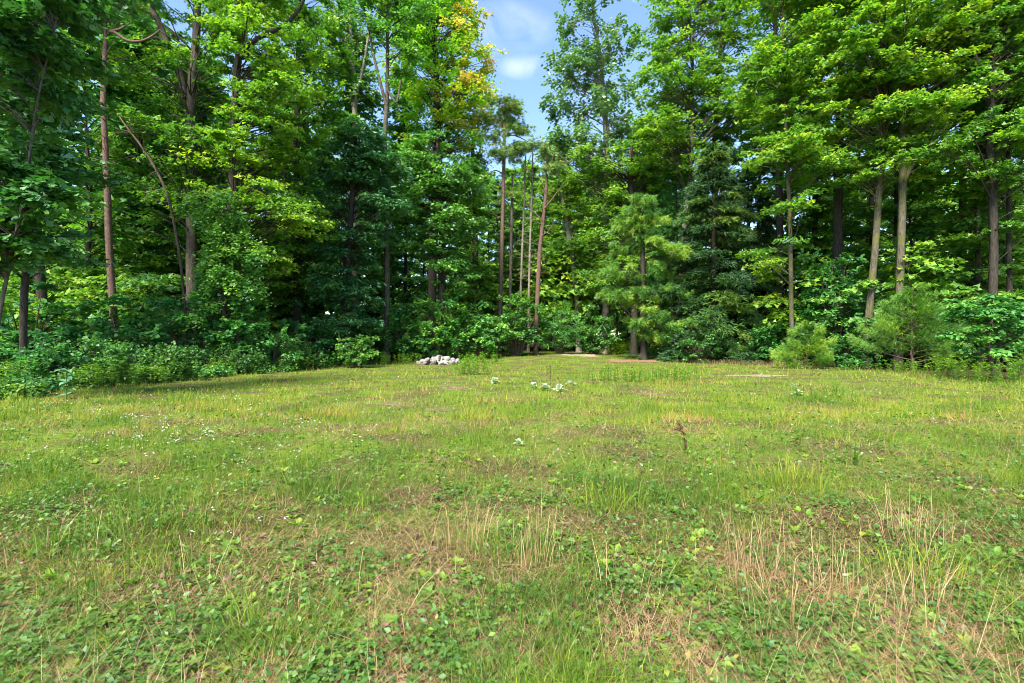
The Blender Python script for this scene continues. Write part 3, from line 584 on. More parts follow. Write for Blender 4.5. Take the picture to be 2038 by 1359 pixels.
tree('young_maple', 'slender maple with spotted grey trunk left of the two small pines', 'maple tree', 31,
     [(1581, 731, 4.42), (1578, 640, 4.25), (1574, 540, 4.08), (1572, 420, 3.82), (1568, 300, 3.57), (1562, 180, 3.06), (1560, 60, 2.21), (1556, -60, 1.27)],
     [(1580, 210, 70, 45), (1545, 300, 60, 30), (1600, 90, 80, 60), (1530, 140, 60, 50), (1600, 330, 50, 30), (1560, 410, 60, 30, .7), (1530, 500, 50, 25, .6), (1570, -40, 120, 60)],
     M['lime'], B['maple'], n=210, per=85, R=.95, size=.17, T=T_MAPLE, seed=44, tint=(.1, .72), depth=3, flat=.07)
for (px, r, D, top, sd, lab, tl) in [(1553, 7, 37, -40, 45, 'dark trunk just left of the slender spotted maple', -4), (1618, 6, 41, -40, 46, 'thin dark trunk a step right of the slender spotted maple', 8),
                                     (1665, 8.5, 34, -60, 47, 'straight dark trunk midway between the spotted and the mossy maples', 3), (1735, 5, 39, -40, 48, 'thin dark trunk half hidden by the leaning mossy maple', 2),
                                     (1916, 7, 36, -60, 49, 'dark trunk right of the mossy maple pair', 4), (2012, 5, 28, -60, 50, 'thin dark trunk at the right edge of the picture', -6)]:
    b = HOR+CAM_H*FPX/D
    tree('forest_maple', 'forest maple, '+lab, 'maple tree', D, [(px, b, r), (px+tl*.3, 520, r*.95), (px+tl, 330, r*.85), (px+tl*2, 120, r*.65), (px+tl*3, top, r*.35)],
         [(px+10, 60, 75, 60), (px-20, 180, 65, 40), (px+35, 250, 60, 35), (px, -40, 100, 60), (px-15, 350, 55, 25, .5), (px+30, 430, 50, 22, .4)],
         M['maple'], B['dark'], n=105, per=85, R=1.0, size=.18, seed=sd, tint=(.1, .7), flat=.07, depth=3.5, group='forest maples of the right hand wood')
tree('mossy_maple', 'leaning mossy maple trunk left of the upright pale one', 'maple tree', 29.5,
     [(1719, 734, 7.18), (1726, 640, 6.28), (1734, 560, 5.98), (1746, 450, 5.68), (1753, 380, 5.68), (1757, 300, 5.39), (1762, 150, 4.49), (1750, 0, 3.29), (1745, -90, 2.39)],
     [(1690, 60, 80, 60), (1740, 160, 80, 45), (1690, 230, 70, 35), (1780, 290, 70, 35), (1720, 330, 60, 30, .8), (1700, -50, 130, 60), (1650, 140, 60, 40)],
     M['lime'], B['maple'], n=200, per=95, R=.95, size=.17, T=T_MAPLE, seed=51, tint=(.12, .8), depth=3.2, flat=.07, sides=12)
tree('mossy_maple', 'upright pale mossy maple trunk behind the larger bush pine on the right', 'maple tree', 28.5,
     [(1787, 735, 8.36), (1788, 640, 6.76), (1791, 560, 7.08), (1795, 450, 6.76), (1797, 340, 6.43), (1797, 220, 5.79), (1799, 100, 4.82), (1803, 0, 3.86), (1806, -90, 2.57)],
     [(1860, 60, 90, 60), (1880, 150, 90, 40), (1820, 230, 80, 35), (1860, 320, 70, 25, .6), (1780, 60, 70, 50), (1940, 60, 70, 50), (1800, -50, 150, 60), (1930, 120, 80, 40)],
     M['lime'], B['maple'], n=220, per=95, R=.95, size=.17, T=T_MAPLE, seed=52, tint=(.2, .9), depth=3.2, flat=.07, sides=12,
     extra=[[(1799, 360, 5), (1812, 330, 4.5), (1850, 280, 3.5), (1900, 240, 2.5), (1960, 190, 1.5)], [(1798, 200, 4.5), (1815, 150, 4), (1835, 90, 3), (1850, 30, 2)]])
tree('maple_tree', 'thick dark maple trunk near the right edge with drooping layered leaves', 'maple tree', 27,
     [(1976, 737, 7.97), (1976, 600, 7.36), (1975, 450, 7.06), (1973, 300, 6.75), (1970, 180, 5.52), (1980, 60, 4.29), (1990, -80, 3.06)],
     [(2000, 160, 90, 45), (1960, 260, 80, 35), (2020, 340, 70, 30), (1960, 60, 90, 60), (2010, 440, 60, 25, .7), (1900, 300, 70, 25, .6), (2060, 60, 90, 80), (1980, -50, 140, 60), (2020, 250, 70, 40)],
     M['maple'], B['dark'], n=240, per=95, R=.95, size=.165, T=T_MAPLE, seed=53, tint=(.15, .8), depth=3.2, flat=.07,
     extra=[[(1973, 220, 5), (1955, 150, 4), (1930, 80, 3), (1915, 10, 2)]])

# young pines and saplings in front
conifer('small_pine', 'small bushy pine at the wood edge below the slender spotted maple', 28.2, 1606, 640, (62, 4), M['wpine'], B['twig'], 2.5, n=34, per=95, tuft=.21, seed=60, bottom=.04, up=.34, droop=.0, R=.5, tint=(.35, .95), power=.75, plume=.5, thick=.09)
conifer('small_pine', 'larger bush pine in front of the upright mossy maple', 26.5, 1815, 572, (104, 5), M['wpine'], B['twig'], 3, n=40, per=90, tuft=.24, seed=61, bottom=.08, up=.42, droop=-.05, R=.5, tint=(.2, .8), power=.7, plume=.5, thick=.10)
conifer('pine_seedling', 'ankle high pine seedling in front of the dark spruces', 34, 1481, 690, (32, 8), M['wpine'], B['twig'], 2, n=24, per=20, tuft=.22, seed=62, bottom=.05, up=.45, droop=-.1, tint=(.2, .7))
tree('dogwood_sapling', 'broad leaved dogwood sapling on a thin reddish stem at the right edge', 'sapling', 19.5,
     [(1978, 756, 3), (1976, 700, 2.6), (1972, 640, 2.4), (1968, 590, 1.6)], [(1950, 610, 60, 25), (1990, 630, 60, 30), (1930, 660, 50, 22), (2030, 650, 50, 35), (1960, 690, 60, 20, .7), (1925, 640, 30, 25)],
     M['shrub'], B['red'], n=80, per=30, R=.36, size=.17, T=T_OVATE, seed=63, tint=(.3, .8), depth=.9, branch_r=.012)

# ------------------------------------------------------------------ shrubs along the edge of the wood
S_ = [
 ('dogwood_shrub', 'broad leaved dogwood shrub in front of the pinkish pine trunk', 23.5, 245, 300, 150, 'shrub', 95, 40, .48, .19, T_OVATE, (.2, .65), .32),
 ('dogwood_shrub', 'broad leaved dogwood shrub right of the pinkish pine trunk', 25, 385, 220, 165, 'shrub', 80, 42, .48, .18, T_OVATE, (.25, .75), .25),
 ('dogwood_shrub', 'shaded broad leaved shrub under the oak at the left edge', 21.5, 60, 230, 165, 'shrub', 60, 40, .5, .2, T_OVATE, (.1, .5), .3),
 ('shrub', 'rounded fresh green shrub between the dogwood and the dark chestnut', 26, 540, 150, 105, 'shrub', 70, 60, .42, .13, T_LONG, (.35, .85), .12),
 ('shrub', 'leafy shrub under the lime green maple at its left', 25, 470, 130, 150, 'shrub', 60, 50, .45, .16, T_OVATE, (.2, .7), .15),
 ('shrub', 'low dense bush at the foot of the dark chestnut', 29, 712, 92, 62, 'green', 60, 60, .32, .11, T_OVATE, (.4, .9), .08),
 ('shrub', 'dark shrub left of the dark chestnut stem', 31, 620, 120, 110, 'shrub', 60, 55, .5, .17, T_OVATE, (.1, .5), .1),
 ('shrub', 'tall leafy shrub directly behind the rock pile', 36.5, 868, 130, 125, 'shrub', 100, 60, .55, .19, T_OVATE, (.4, .95), .1),
 ('shrub', 'leafy shrub left of the rock pile against the dark wood', 36.5, 800, 100, 110, 'shrub', 70, 55, .55, .19, T_OVATE, (.3, .8), .1),
 ('shrub', 'pale green shrub right of the rock pile', 37.5, 945, 105, 105, 'shrub', 85, 60, .55, .18, T_OVATE, (.45, .95), .08),
 ('shrub', 'shrub at the feet of the bare central pines', 39.5, 1030, 110, 110, 'green', 85, 60, .6, .18, T_OVATE, (.2, .75), .08),
 ('shrub', 'feathery shrub right of the rusty red pine', 41.5, 1115, 110, 95, 'shrub', 80, 60, .6, .17, T_LONG, (.3, .9), .06),
 ('shrub', 'dark low shrub at the left of the track entrance', 43, 1185, 80, 85, 'green', 60, 55, .6, .17, T_OVATE, (.1, .6), .05),
 ('shrub', 'shaded small leaved shrub left of the small bushy pine', 33, 1540, 90, 85, 'shrub', 50, 60, .5, .15, T_OVATE, (.1, .5), .2),
 ('viburnum_shrub', 'dark green viburnum between the slender and the leaning mossy maples', 32, 1650, 140, 240, 'shrub', 120, 60, .6, .17, T_OVATE, (.1, .6), .25),
 ('viburnum_shrub', 'dark green viburnum behind the leaning mossy trunk', 32.5, 1740, 120, 170, 'shrub', 80, 60, .55, .16, T_OVATE, (.1, .55), .15),
 ('shrub', 'low shrub between the two small pines on the right', 29.5, 1700, 90, 90, 'shrub', 60, 50, .42, .13, T_OVATE, (.15, .6), .12),
 ('shrub', 'leafy shrub under the thick dark maple at the right', 28.5, 1905, 110, 110, 'shrub', 60, 50, .5, .15, T_OVATE, (.15, .6), .1),
 ('shrub', 'small leaved shrub behind the dogwood sapling', 25, 2020, 120, 150, 'green', 60, 50, .5, .15, T_OVATE, (.1, .6), .15),
 ('shrub', 'brown green shaded brush under the dark spruces', 34.5, 1390, 130, 75, 'green', 60, 45, .55, .14, T_OVATE, (.05, .45), .05),
]
for q, (nm, lab, D, px, w, h, mt, n_, per, R, sz, T, ti, z0) in enumerate(S_):
    shrub(nm, lab, 'shrub', D, px, w, h, M[mt], n_, per, R, sz, T, 200+q, tint=ti, z0=z0)

BR = [(-60, 15.5, 190, 80), (35, 16.2, 150, 86), (95, 17.2, 120, 78), (170, 16.8, 110, 74), (215, 18.3, 120, 82), (280, 18.6, 110, 72), (345, 19.8, 120, 60), (405, 21.8, 110, 50), (465, 23.5, 110, 42), (535, 25.5, 110, 36), (600, 27.5, 90, 34), (20, 13.8, 130, 44), (45, 15.0, 80, 36)]
BL = ['outermost bramble at the left edge of the picture', 'bramble thicket at the left edge under the oak', 'bramble left of the blue green milkweed', 'yellowish bramble right of the blue green milkweed',
      'bramble with yellow green top left of the pinkish pine', 'bramble at the foot of the pinkish pine', 'bramble in front of the dogwood shrub', 'low bramble below the young blue green pine',
      'low bramble left of the rounded fresh green shrub', 'low bramble at the foot of the rounded fresh green shrub', 'last low bramble before the dark chestnut', 'low bramble spilling into the grass at the left edge', 'low bramble spilling into the grass before the milkweed']
for q, ((px, D, w, h), lab) in enumerate(zip(BR, BL)):
    hv = [1.0, .38, 1.25, .4, 1.2, .42, 1.1, .4, 1.25, .45, 1.3, .5, .65][q]
    shrub('bramble_bush', lab, 'bramble', D, px, w, h*hv, M[['bramble', 'bramble', 'shrub', 'bramble', 'green'][q % 5]], 70, 42, .26, .095, T_WIDE, 300+q, tint=[(.0, .45), (.15, .8), (.05, .5), (.3, .9)][q % 4], z0=.03, flat=.4, tilt=.8, group='brambles along the left edge', tspread=.2, depth=1.6)

# goldenrod and weeds in front of the wood
def weed(name, label, D, px, h_px, w_px, leafm, stems, seed, leaf=.07, T=T_LONG, group=None, per=26, tint=(.3, .8), tip=None):
    rg = np.random.default_rng(seed); k = D/FPX; bx = (px-CX)*k
    base = np.array([bx, D, float(ground_z(bx, D))]); root = thing(name, label, 'weed', base, group)
    g, cg, P, A, N, Tn = Geo(), Geo(), [], [], [], []
    tips = []
    for s in range(stems):
        x, y = rg.normal()*w_px*k*.28, rg.normal()*w_px*k*.22; h = h_px*k*rg.uniform(.6, 1.05); lx, ly = rg.normal(size=2)*.13*h
        b = bez(np.array([x, y, -.02]), np.array([x, y, h*.6]), np.array([x+lx, y+ly, h]), 6)
        V, F = tube(b, np.linspace(.006, .003, 6), 4, cap=False); g.add(V, F); tips.append(b[-1])
        u = rg.uniform(.12, 1, per); q = np.stack([np.interp(u*5, np.arange(6), b[:, i]) for i in range(3)], -1)
        a = rg.uniform(0, 6.28, per); A.append(np.stack([np.cos(a), np.sin(a), rg.uniform(-.2, .7, per)], -1)); P.append(q)
        N.append(np.tile([0, 0, 1.], (per, 1))+.3*rg.normal(size=(per, 3))); Tn.append(np.clip(rg.uniform(*tint)+.12*rg.normal(size=per), 0, 1))
    tag(g.build('stem', B['twig'] if leafm is M['deadtwig'] else M['fern'], root), kind='stuff')
    cg.add(*leaves(np.concatenate(P), np.concatenate(A), np.concatenate(N), leaf*rg.uniform(.6, 1.3, stems*per), T, np.concatenate(Tn))); cg.build('foliage', leafm, root)
    if tip:
        tg = Geo(); tp_ = np.repeat(np.array(tips), 7, 0)+rg.normal(size=(len(tips)*7, 3))*np.array([.022, .022, .010])
        tg.add(*leaves(tp_, rg.normal(size=tp_.shape)+np.array([0, 0, .2]), np.tile([0, 0, 1.], (len(tp_), 1))+.3*rg.normal(size=tp_.shape), leaf*.30, T_DIAMOND, rg.random(len(tp_)))); tag(tg.build('flower_head', tip, root), kind='stuff')
    return root
weed('goldenrod_clump', 'green goldenrod clump standing alone in the mid field left of the mulleins', 23.2, 938, 36, 74, M['fern'], 44, 401, .12, per=24)
weed('goldenrod_clump', 'wide low weed patch in the mid field right of the mulleins', 19, 1255, 32, 130, M['fern'], 60, 402, .09, tint=(.4, .9))
weed('goldenrod_clump', 'weed patch in the mid field nearest the right gravel', 20, 1345, 30, 110, M['fern'], 44, 403, .09, tint=(.4, .9))
weed('goldenrod_clump', 'leafy weeds in front of the dogwood sapling', 19, 1960, 46, 120, M['fern'], 36, 404, .10)
weed('goldenrod_clump', 'upright weeds right of the larger bush pine', 22.5, 1890, 42, 90, M['fern'], 34, 405, .11)
weed('goldenrod_clump', 'weeds at the foot of the larger bush pine', 24.5, 1800, 26, 110, M['fern'], 30, 406, .11, tint=(.2, .7))
weed('goldenrod_clump', 'weeds at the right edge of the picture', 18, 2035, 60, 100, M['fern'], 36, 407, .10, tint=(.2, .7))
weed('goldenrod_clump', 'tall weeds left of the rock pile', 33.5, 790, 24, 90, M['fern'], 40, 408, .13)
weed('goldenrod_clump', 'tall weeds right of the rock pile', 34.5, 950, 22, 90, M['fern'], 40, 409, .13, tint=(.1, .6))
weed('goldenrod_clump', 'ferny green growth along the mouth of the track', 48, 1240, 30, 150, M['fern'], 110, 410, .2, tint=(.5, 1), T=T_DIAMOND)
weed('goldenrod_clump', 'dark weeds at the foot of the white pine', 38, 1300, 18, 90, M['shrub'], 34, 411, .15, tint=(.2, .7))
weed('goldenrod_clump', 'small weed tuft in the right mid field', 13.6, 1660, 38, 52, M['fern'], 14, 412, .06, tint=(.3, .8))
weed('dry_weed', 'dry brown weed stalks between the rock pile and the track', 40.5, 1068, 26, 46, M['deadtwig'], 14, 413, .12, per=10)
weed('yarrow_plant', 'white flowered yarrow in the right mid field', 13.3, 1592, 34, 40, M['fern'], 12, 414, .05, tip=M['petal'])
weed('yarrow_plant', 'small white flowered yarrow in the right foreground', 6.2, 1690, 46, 50, M['fern'], 8, 415, .035, tip=M['petal'])

for q, (px, D, h, w, mt, lab) in enumerate([(15, 15.2, 62, 60, 'fern', 'upright leafy weeds at the left edge among the brambles'), (70, 16, 74, 50, 'shrub', 'tall dark weeds left of the milkweed'), (190, 16.6, 52, 60, 'fern', 'yellow green weeds right of the milkweed'), (240, 17.2, 66, 40, 'bramble', 'tall weed stems in front of the pinkish pine'),
        (300, 18.2, 44, 60, 'fern', 'low leafy weeds right of the pinkish pine'), (365, 19.6, 40, 60, 'bramble', 'weeds at the dogwood shrub foot'), (430, 22, 36, 60, 'fern', 'light weeds in front of the vine draped tree'), (500, 24.5, 32, 60, 'bramble', 'weeds left of the fresh green shrub foot'),
        (575, 26.5, 30, 60, 'fern', 'light weeds right of the fresh green shrub foot'), (655, 29.5, 26, 60, 'shrub', 'dark weeds left of the low dense bush'), (1585, 27.5, 20, 60, 'fern', 'weeds at the foot of the small bushy pine'), (1700, 27, 26, 70, 'shrub', 'dark weeds between the two small pines')]):
    weed('tall_weed', lab, D, px, h, w, M[mt], 26, 430+q, .085+.002*D, T=T_OVATE if q % 2 else T_LONG, per=20, tint=(.1, .8))
for q, (px, D, h, lab) in enumerate([(125, 18.5, 60, 'bare twiggy dead stems left of the pinkish pine'), (420, 22.5, 50, 'bare twiggy dead stems below the vine draped tree'), (330, 21, 56, 'bare twiggy dead stems in front of the old maple')]):
    weed('dead_brush', lab, D, px, h, 40, M['deadtwig'], 9, 450+q, .06, per=5)

# milkweed, mulleins, dock
def rosette(name, label, D, px, leaf_px, n_, leafm, seed, up=(.2, 1.1), T=T_OVATE, z=.03, group=None, cat='plant', layers=1, dz=0.0, arch=.35):
    rg = np.random.default_rng(seed); k = D/FPX; bx = (px-CX)*k; L = leaf_px*k
    base = np.array([bx, D, float(ground_z(bx, D))]); root = thing(name, label, cat, base, group)
    if layers > 1:
        g = Geo(); V, F = tube(np.array([[0, 0, -.02], [.01, 0, layers*dz*.5], [0, .01, layers*dz]]), [.014, .012, .006], 6); g.add(V, F); g.build('stem', M['fern'], root, True)
    a = np.linspace(0, 6.28*max(1, layers*.62), n_, endpoint=False)+rg.uniform(-.3, .3, n_); e = rg.uniform(*up, n_)
    lay = np.arange(n_)*layers//n_
    for q in range(n_):
        A = np.array([[math.cos(a[q])*math.cos(e[q]), math.sin(a[q])*math.cos(e[q]), math.sin(e[q])]]); N = np.array([[-math.cos(a[q])*math.sin(e[q]), -math.sin(a[q])*math.sin(e[q]), math.cos(e[q])]])
        # a leaf arches along its length and is cupped across
        t = np.linspace(0, 1, 7); w = np.sin(t**.8*math.pi)*.24+.02; s = L*rg.uniform(.75, 1.1); S = np.cross(N, A)
        mid = A*(t*s)[:, None]+np.array([0, 0, 1.])*(-arch*s*t**2.2)[:, None]+np.array([0, 0, z+lay[q]*dz])
        l_ = mid+S*(w*s)[:, None]+N*(.10*s*w/.24)[:, None]; r_ = mid-S*(w*s)[:, None]+N*(.10*s*w/.24)[:, None]
        V = np.concatenate([l_, mid, r_]); F = []
        for c in range(6):
            for o in (0, 7): F += [[o+c, o+7+c, o+8+c], [o+c, o+8+c, o+1+c]]
        mesh('leaf', V, np.array(F), leafm, root, np.full(21, rg.uniform(.2, 1)), True)
    return root
rosette('milkweed_plant', 'blue green milkweed with big broad leaves standing before the left brambles', 13.3, 132, 24, 16, M['milkweed'], 501, up=(-.1, .6), layers=5, dz=.16, z=.12, cat='milkweed')
for q, (px, D, lp, lab) in enumerate([(984, 18.2, 24, 'pale mullein rosette just right of the goldenrod clump'), (1062, 16.5, 20, 'smallest pale mullein rosette in the middle of the field'), (1085, 15.6, 24, 'pale mullein rosette nearest the middle of the field'),
                                     (1112, 15.2, 30, 'biggest silvery mullein rosette right of the mid field'), (1135, 17.6, 20, 'silvery mullein rosette behind the biggest one'), (1032, 7.4, 22, 'grey green mullein rosette in the near grass'), (1588, 14.5, 26, 'pale mullein beside the white yarrow')]):
    rosette('mullein_plant', lab, D, px, lp*.78, 11, M['mullein'], 510+q, arch=.3, up=(.25, 1.4), group='mulleins in the field', cat='mullein')
def dock(label, D, pts, seed, seeds=330, w=.030, side=()):
    rg = np.random.default_rng(seed); k = D/FPX; bx = (pts[0][0]-CX)*k; base = np.array([bx, D, float(ground_z(bx, D))])
    root = thing('dock_plant', label, 'dock plant', base, 'dry dock plants')
    paths = [resample(np.array([at(px, py, D)-base for px, py in p]), 9) for p in (pts,)+tuple(side)]
    paths[0][0, 2] = -.02
    g, cg = Geo(), Geo()
    for c, p in enumerate(paths):
        V, F = tube(p, np.linspace(.006 if c == 0 else .004, .002, 9), 5, cap=False); g.add(V, F)
        ns = seeds if c == 0 else seeds//3; u = rg.uniform(.3 if c == 0 else .1, 1, ns)*8
        q = np.stack([np.interp(u, np.arange(9), p[:, i]) for i in range(3)], -1)+rg.normal(size=(ns, 3))*w*.4
        cg.add(*leaves(q, rg.normal(size=(ns, 3)), rg.normal(size=(ns, 3)), w*rg.uniform(.4, .9, ns), T_DIAMOND, rg.random(ns)))
    g.build('stem', M['seed'], root); cg.build('seed_head', M['seed'], root)
dock('tall dry brown dock with a bent seed stalk in the right mid field', 6.9, [(1368, 928), (1366, 900), (1362, 870), (1356, 848), (1348, 838)], 601, side=([(1360, 862), (1350, 852), (1338, 856)],))
dock('short forked dry brown dock in the right mid field', 7.4, [(1588, 910), (1587, 895), (1584, 878), (1580, 872)], 602, 120, side=([(1587, 892), (1592, 880), (1594, 872)],))
dock('dark dock stalk behind the mulleins in the far field', 18, [(1096, 762), (1096, 745), (1095, 732), (1094, 726)], 603, 90, .05)
dock('curved dry stalk near the right gravel', 19.5, [(1612, 754), (1611, 746), (1620, 743), (1632, 747)], 604, 70, .05)

# ------------------------------------------------------------------ the rock pile
m, n, l = nt('pale_stone'); out = n.new('ShaderNodeOutputMaterial'); p = n.new('ShaderNodeBsdfPrincipled'); p.inputs['Roughness'].default_value = .85
t = n.new('ShaderNodeTexCoord'); no = n.new('ShaderNodeTexNoise'); no.inputs['Scale'].default_value = 5; no.inputs['Detail'].default_value = 7
oi = n.new('ShaderNodeObjectInfo'); ad = n.new('ShaderNodeMath'); ad.operation = 'MULTIPLY_ADD'; ad.inputs[1].default_value = .35; l.new(oi.outputs['Random'], ad.inputs[0]); l.new(no.outputs['Fac'], ad.inputs[2])
l.new(t.outputs['Object'], no.inputs['Vector']); r = ramp(n, [(.35, (.06, .048, .038)), (.58, (.17, .148, .128)), (.85, (.36, .33, .30))]); l.new(ad.outputs[0], r.inputs['Fac']); l.new(r.outputs['Color'], p.inputs['Base Color'])
b = n.new('ShaderNodeBump'); b.inputs['Strength'].default_value = .5; b.inputs['Distance'].default_value = .04; l.new(no.outputs['Fac'], b.inputs['Height']); l.new(b.outputs[0], p.inputs['Normal']); l.new(p.outputs[0], out.inputs['Surface'])
STONE = m
import bmesh
protos = []
for s in range(6):
    rg = np.random.default_rng(700+s); bm = bmesh.new(); bmesh.ops.create_icosphere(bm, subdivisions=2, radius=1)
    cut = [norm(rg.normal(size=3)) for _ in range(9)]; off = rg.uniform(.55, .85, 9)
    for v in bm.verts:
        c = np.array(v.co)
        for d, o in zip(cut, off):
            e = c@d-o
            if e > 0: c = c-d*e*.92
        v.co = c*np.array([1.15, .95, .75])
    me = bpy.data.meshes.new('stone'); bm.to_mesh(me); bm.free(); me.materials.append(STONE); protos.append(me)
RD = 33.2; rb = np.array([(872-CX)*RD/FPX, RD, 0]); rb[2] = float(ground_z(rb[0], RD))
pile = thing('rock_pile', 'low heap of pale broken rocks at the far edge of the grass', 'rock pile', rb)
rg = np.random.default_rng(710); placed = []
for q in range(700):
    x, y = rg.uniform(-1.42, 1.42), rg.uniform(-.75, .75); s = .075+.16*rg.random()**1.6
    hmax = .40*max(0, 1-(abs(x-.08)/1.4)**1.6-(y/.85)**2)*(1+.12*math.sin(5*x+1))
    if (abs(x)/1.42)**2+(y/.78)**2 > 1: continue
    z = s*.45
    for (X_, Y_, Z_, S_2) in placed:
        d2 = (x-X_)**2+(y-Y_)**2
        if d2 < ((s+S_2)*.72)**2: z = max(z, Z_+math.sqrt(max(0, ((s+S_2)*.72)**2-d2))*.8)
    if z > hmax+.10: continue
    placed.append((x, y, z, s))
    o = bpy.data.objects.new('stone', protos[q % 6]); COL.objects.link(o); o.parent = pile; o.location = (x, y, z)
    o.scale = (s*rg.uniform(.9, 1.2),)*2+(s*rg.uniform(.8, 1.1),); o.rotation_euler = rg.uniform(0, 6.28, 3)
    if len(placed) >= 150: break
BARE.append((rb[0], RD, 1.4, .9))

# ------------------------------------------------------------------ trees standing deeper in the wood
def deep_proto(seed, leafm, low, bark, n_, per):
    """a forest tree 24 m tall, built at the origin's depth scale"""
    rg = np.random.default_rng(seed); root = thing('forest_tree', '', 'tree', (0, 0, 0))
    H = rg.uniform(23, 27); z = np.linspace(-.1, H*.92, 18); lx, ly = rg.normal(size=2)*.5
    path = np.stack([lx*(z/H)**2, ly*(z/H)**2, z], -1); path[1:, :2] += np.cumsum(rg.normal(size=(17, 2))*.05, 0)
    rad = np.maximum(.20*(1-.8*np.clip(z/H, 0, 1)), .03); g = Geo(); V, F = tube(path, rad, 7, .04, rg=rg); g.add(V, F)
    zc = low+(H-low)*rg.uniform(0, 1, n_)**.85; rr = np.interp(zc, [low, low+4, H*.7, H], [2.2, 3.2, 3.4, .6])*rg.uniform(.3, 1.05, n_); a = rg.uniform(0, 6.28, n_)
    A = trunk_at(path, np.clip(zc-rr*.4, 1, H*.9)); C = trunk_at(path, zc)+np.stack([np.cos(a)*rr, np.sin(a)*rr, 0*a], -1); C[:, 2] = zc
    O = norm(np.stack([np.cos(a), np.sin(a), 0*a-.05], -1)+.2*rg.normal(size=(n_, 3))*np.array([1, 1, .3])); R = rg.uniform(.8, 1.5, n_)
    for i in range(n_):
        V, F = tube(bez(A[i], (A[i]+C[i])/2+np.array([0, 0, .15*rr[i]]), C[i], 4), np.linspace(.05, .012, 4), 3, cap=False); g.add(V, F)
    for i in range(26):                                       # dead side twigs below the crown
        zz = rg.uniform(1.5, max(low, 6)); aa = rg.uniform(0, 6.28); L = rg.uniform(.5, 1.8); s = trunk_at(path, np.array([zz]))[0]
        e = s+np.array([math.cos(aa)*L, math.sin(aa)*L, rg.uniform(-.2, .5)]); V, F = tube(np.stack([s, (s+e)/2+[0, 0, .08], e]), [.02, .014, .006], 3, cap=False); g.add(V, F)
    g.build('trunk', bark, root, True)
    cg = Geo(); cg.add(*sprays_to_leaves(C, O, R, per, T_MAPLE, .40, rg, .09, .25, .45, tint0=rg.uniform(.1, .75, n_))); cg.build('crown', leafm, root)
    return root
protos_t = [deep_proto(801, M['maple'], 2.2, B['dark'], 150, 62), deep_proto(802, M['green'], 3.0, B['dark'], 130, 62), deep_proto(803, M['lime'], 2.6, B['maple'], 130, 62),
            deep_proto(804, M['maple'], 6.0, B['dark'], 110, 62), deep_proto(805, M['bluepine'], 7.0, B['dark'], 120, 60)]
def deep_shrub(seed, leafm):
    return shrub('understory_shrub', '', 'shrub', 40, CX, 100, 85, leafm, 60, 45, .55, .20, T_DIAMOND, seed, tint=(.1, .7), z0=.1)
protos_s = [deep_shrub(811, M['green']), deep_shrub(812, M['shrub']), deep_shrub(813, M['lime'])]
rg = np.random.default_rng(820); used_t, used_s = set(), set(); spots = []
MARK = [(0, 'the leaning oak sapling'), (120, 'the left brambles'), (225, 'the pinkish red pine'), (385, 'the old maple'), (480, 'the lime green maple'), (600, 'the lime maple and the chestnut'), (700, 'the dark chestnut'), (775, 'the slim straight tree'), (870, 'the rock pile'),
        (945, 'the low sprayed forest maple'), (1003, 'the plumed red pine'), (1045, 'the dead pale trunks'), (1085, 'the rusty pine'), (1140, 'the leaning poplar'), (1205, 'the tall airy poplar'), (1285, 'the bright white pine'), (1360, 'the crooked leaning maple'), (1430, 'the dark spruces'),
        (1500, 'the spruce\'s right side'), (1575, 'the slender spotted maple'), (1665, 'the dark viburnum'), (1740, 'the leaning mossy maple'), (1797, 'the upright mossy maple'), (1880, 'the larger bush pine'), (1975, 'the thick dark maple'), (2040, 'the right edge dogwood')]
def deep_label(v, px, D, kinds=None):
    w = min(MARK, key=lambda t: abs(t[0]-px))[1]; far_ = 'just inside' if D < 45 else ('deeper in' if D < 68 else 'far back')
    return (kinds or KT)[v]+' '+far_+' behind '+w
KT = ['tall maple', 'tall broadleaf tree', 'light green tree', 'high crowned dark trunked tree', 'dark bare stemmed pine']
KS = ['green understory shrub', 'dark understory shrub', 'light green understory shrub']
tries = 0
while len(spots) < 108 and tries < 6000:
    tries += 1
    px = rg.uniform(-60, 2100); D = rg.uniform(26, 92) if rg.random() < .7 else rg.uniform(26, 55); x = (px-CX)*D/FPX
    ed = float(edge_depth(np.array(x), np.array(D)))
    if D < ed+7: continue
    if 970 < px < 1090: continue                              # the gap of sky
    if 1090 <= px < 1300 and D < 62: continue
    if 1190 < px < 1270 and D < 70: continue                  # the track
    if px > 1450 and rg.random() < .55: continue
    if any((x-a)**2+(D-b)**2 < 3.0**2 for a, b in spots): continue
    spots.append((x, D))
    left = px < 960
    v = int(rg.choice([0, 1, 2, 3, 4], p=[.2, .2, .1, .25, .25] if left else [.3, .2, .35, .15, 0]))
    s = rg.uniform(.78, 1.08)
    if 1090 < px < 1300: s = min(s, .36*D/25)
    loc = (x, D, float(ground_z(x, D))); grp = 'trees deep in the wood'
    if v not in used_t:
        used_t.add(v); o = protos_t[v]; o.location = loc; o.scale = (s,)*3; o.rotation_euler = (0, 0, rg.uniform(0, 6.28)); o['label'] = deep_label(v, px, D); o['group'] = grp
    else: copy_thing(protos_t[v], loc, rg.uniform(0, 6.28), s, deep_label(v, px, D), grp)
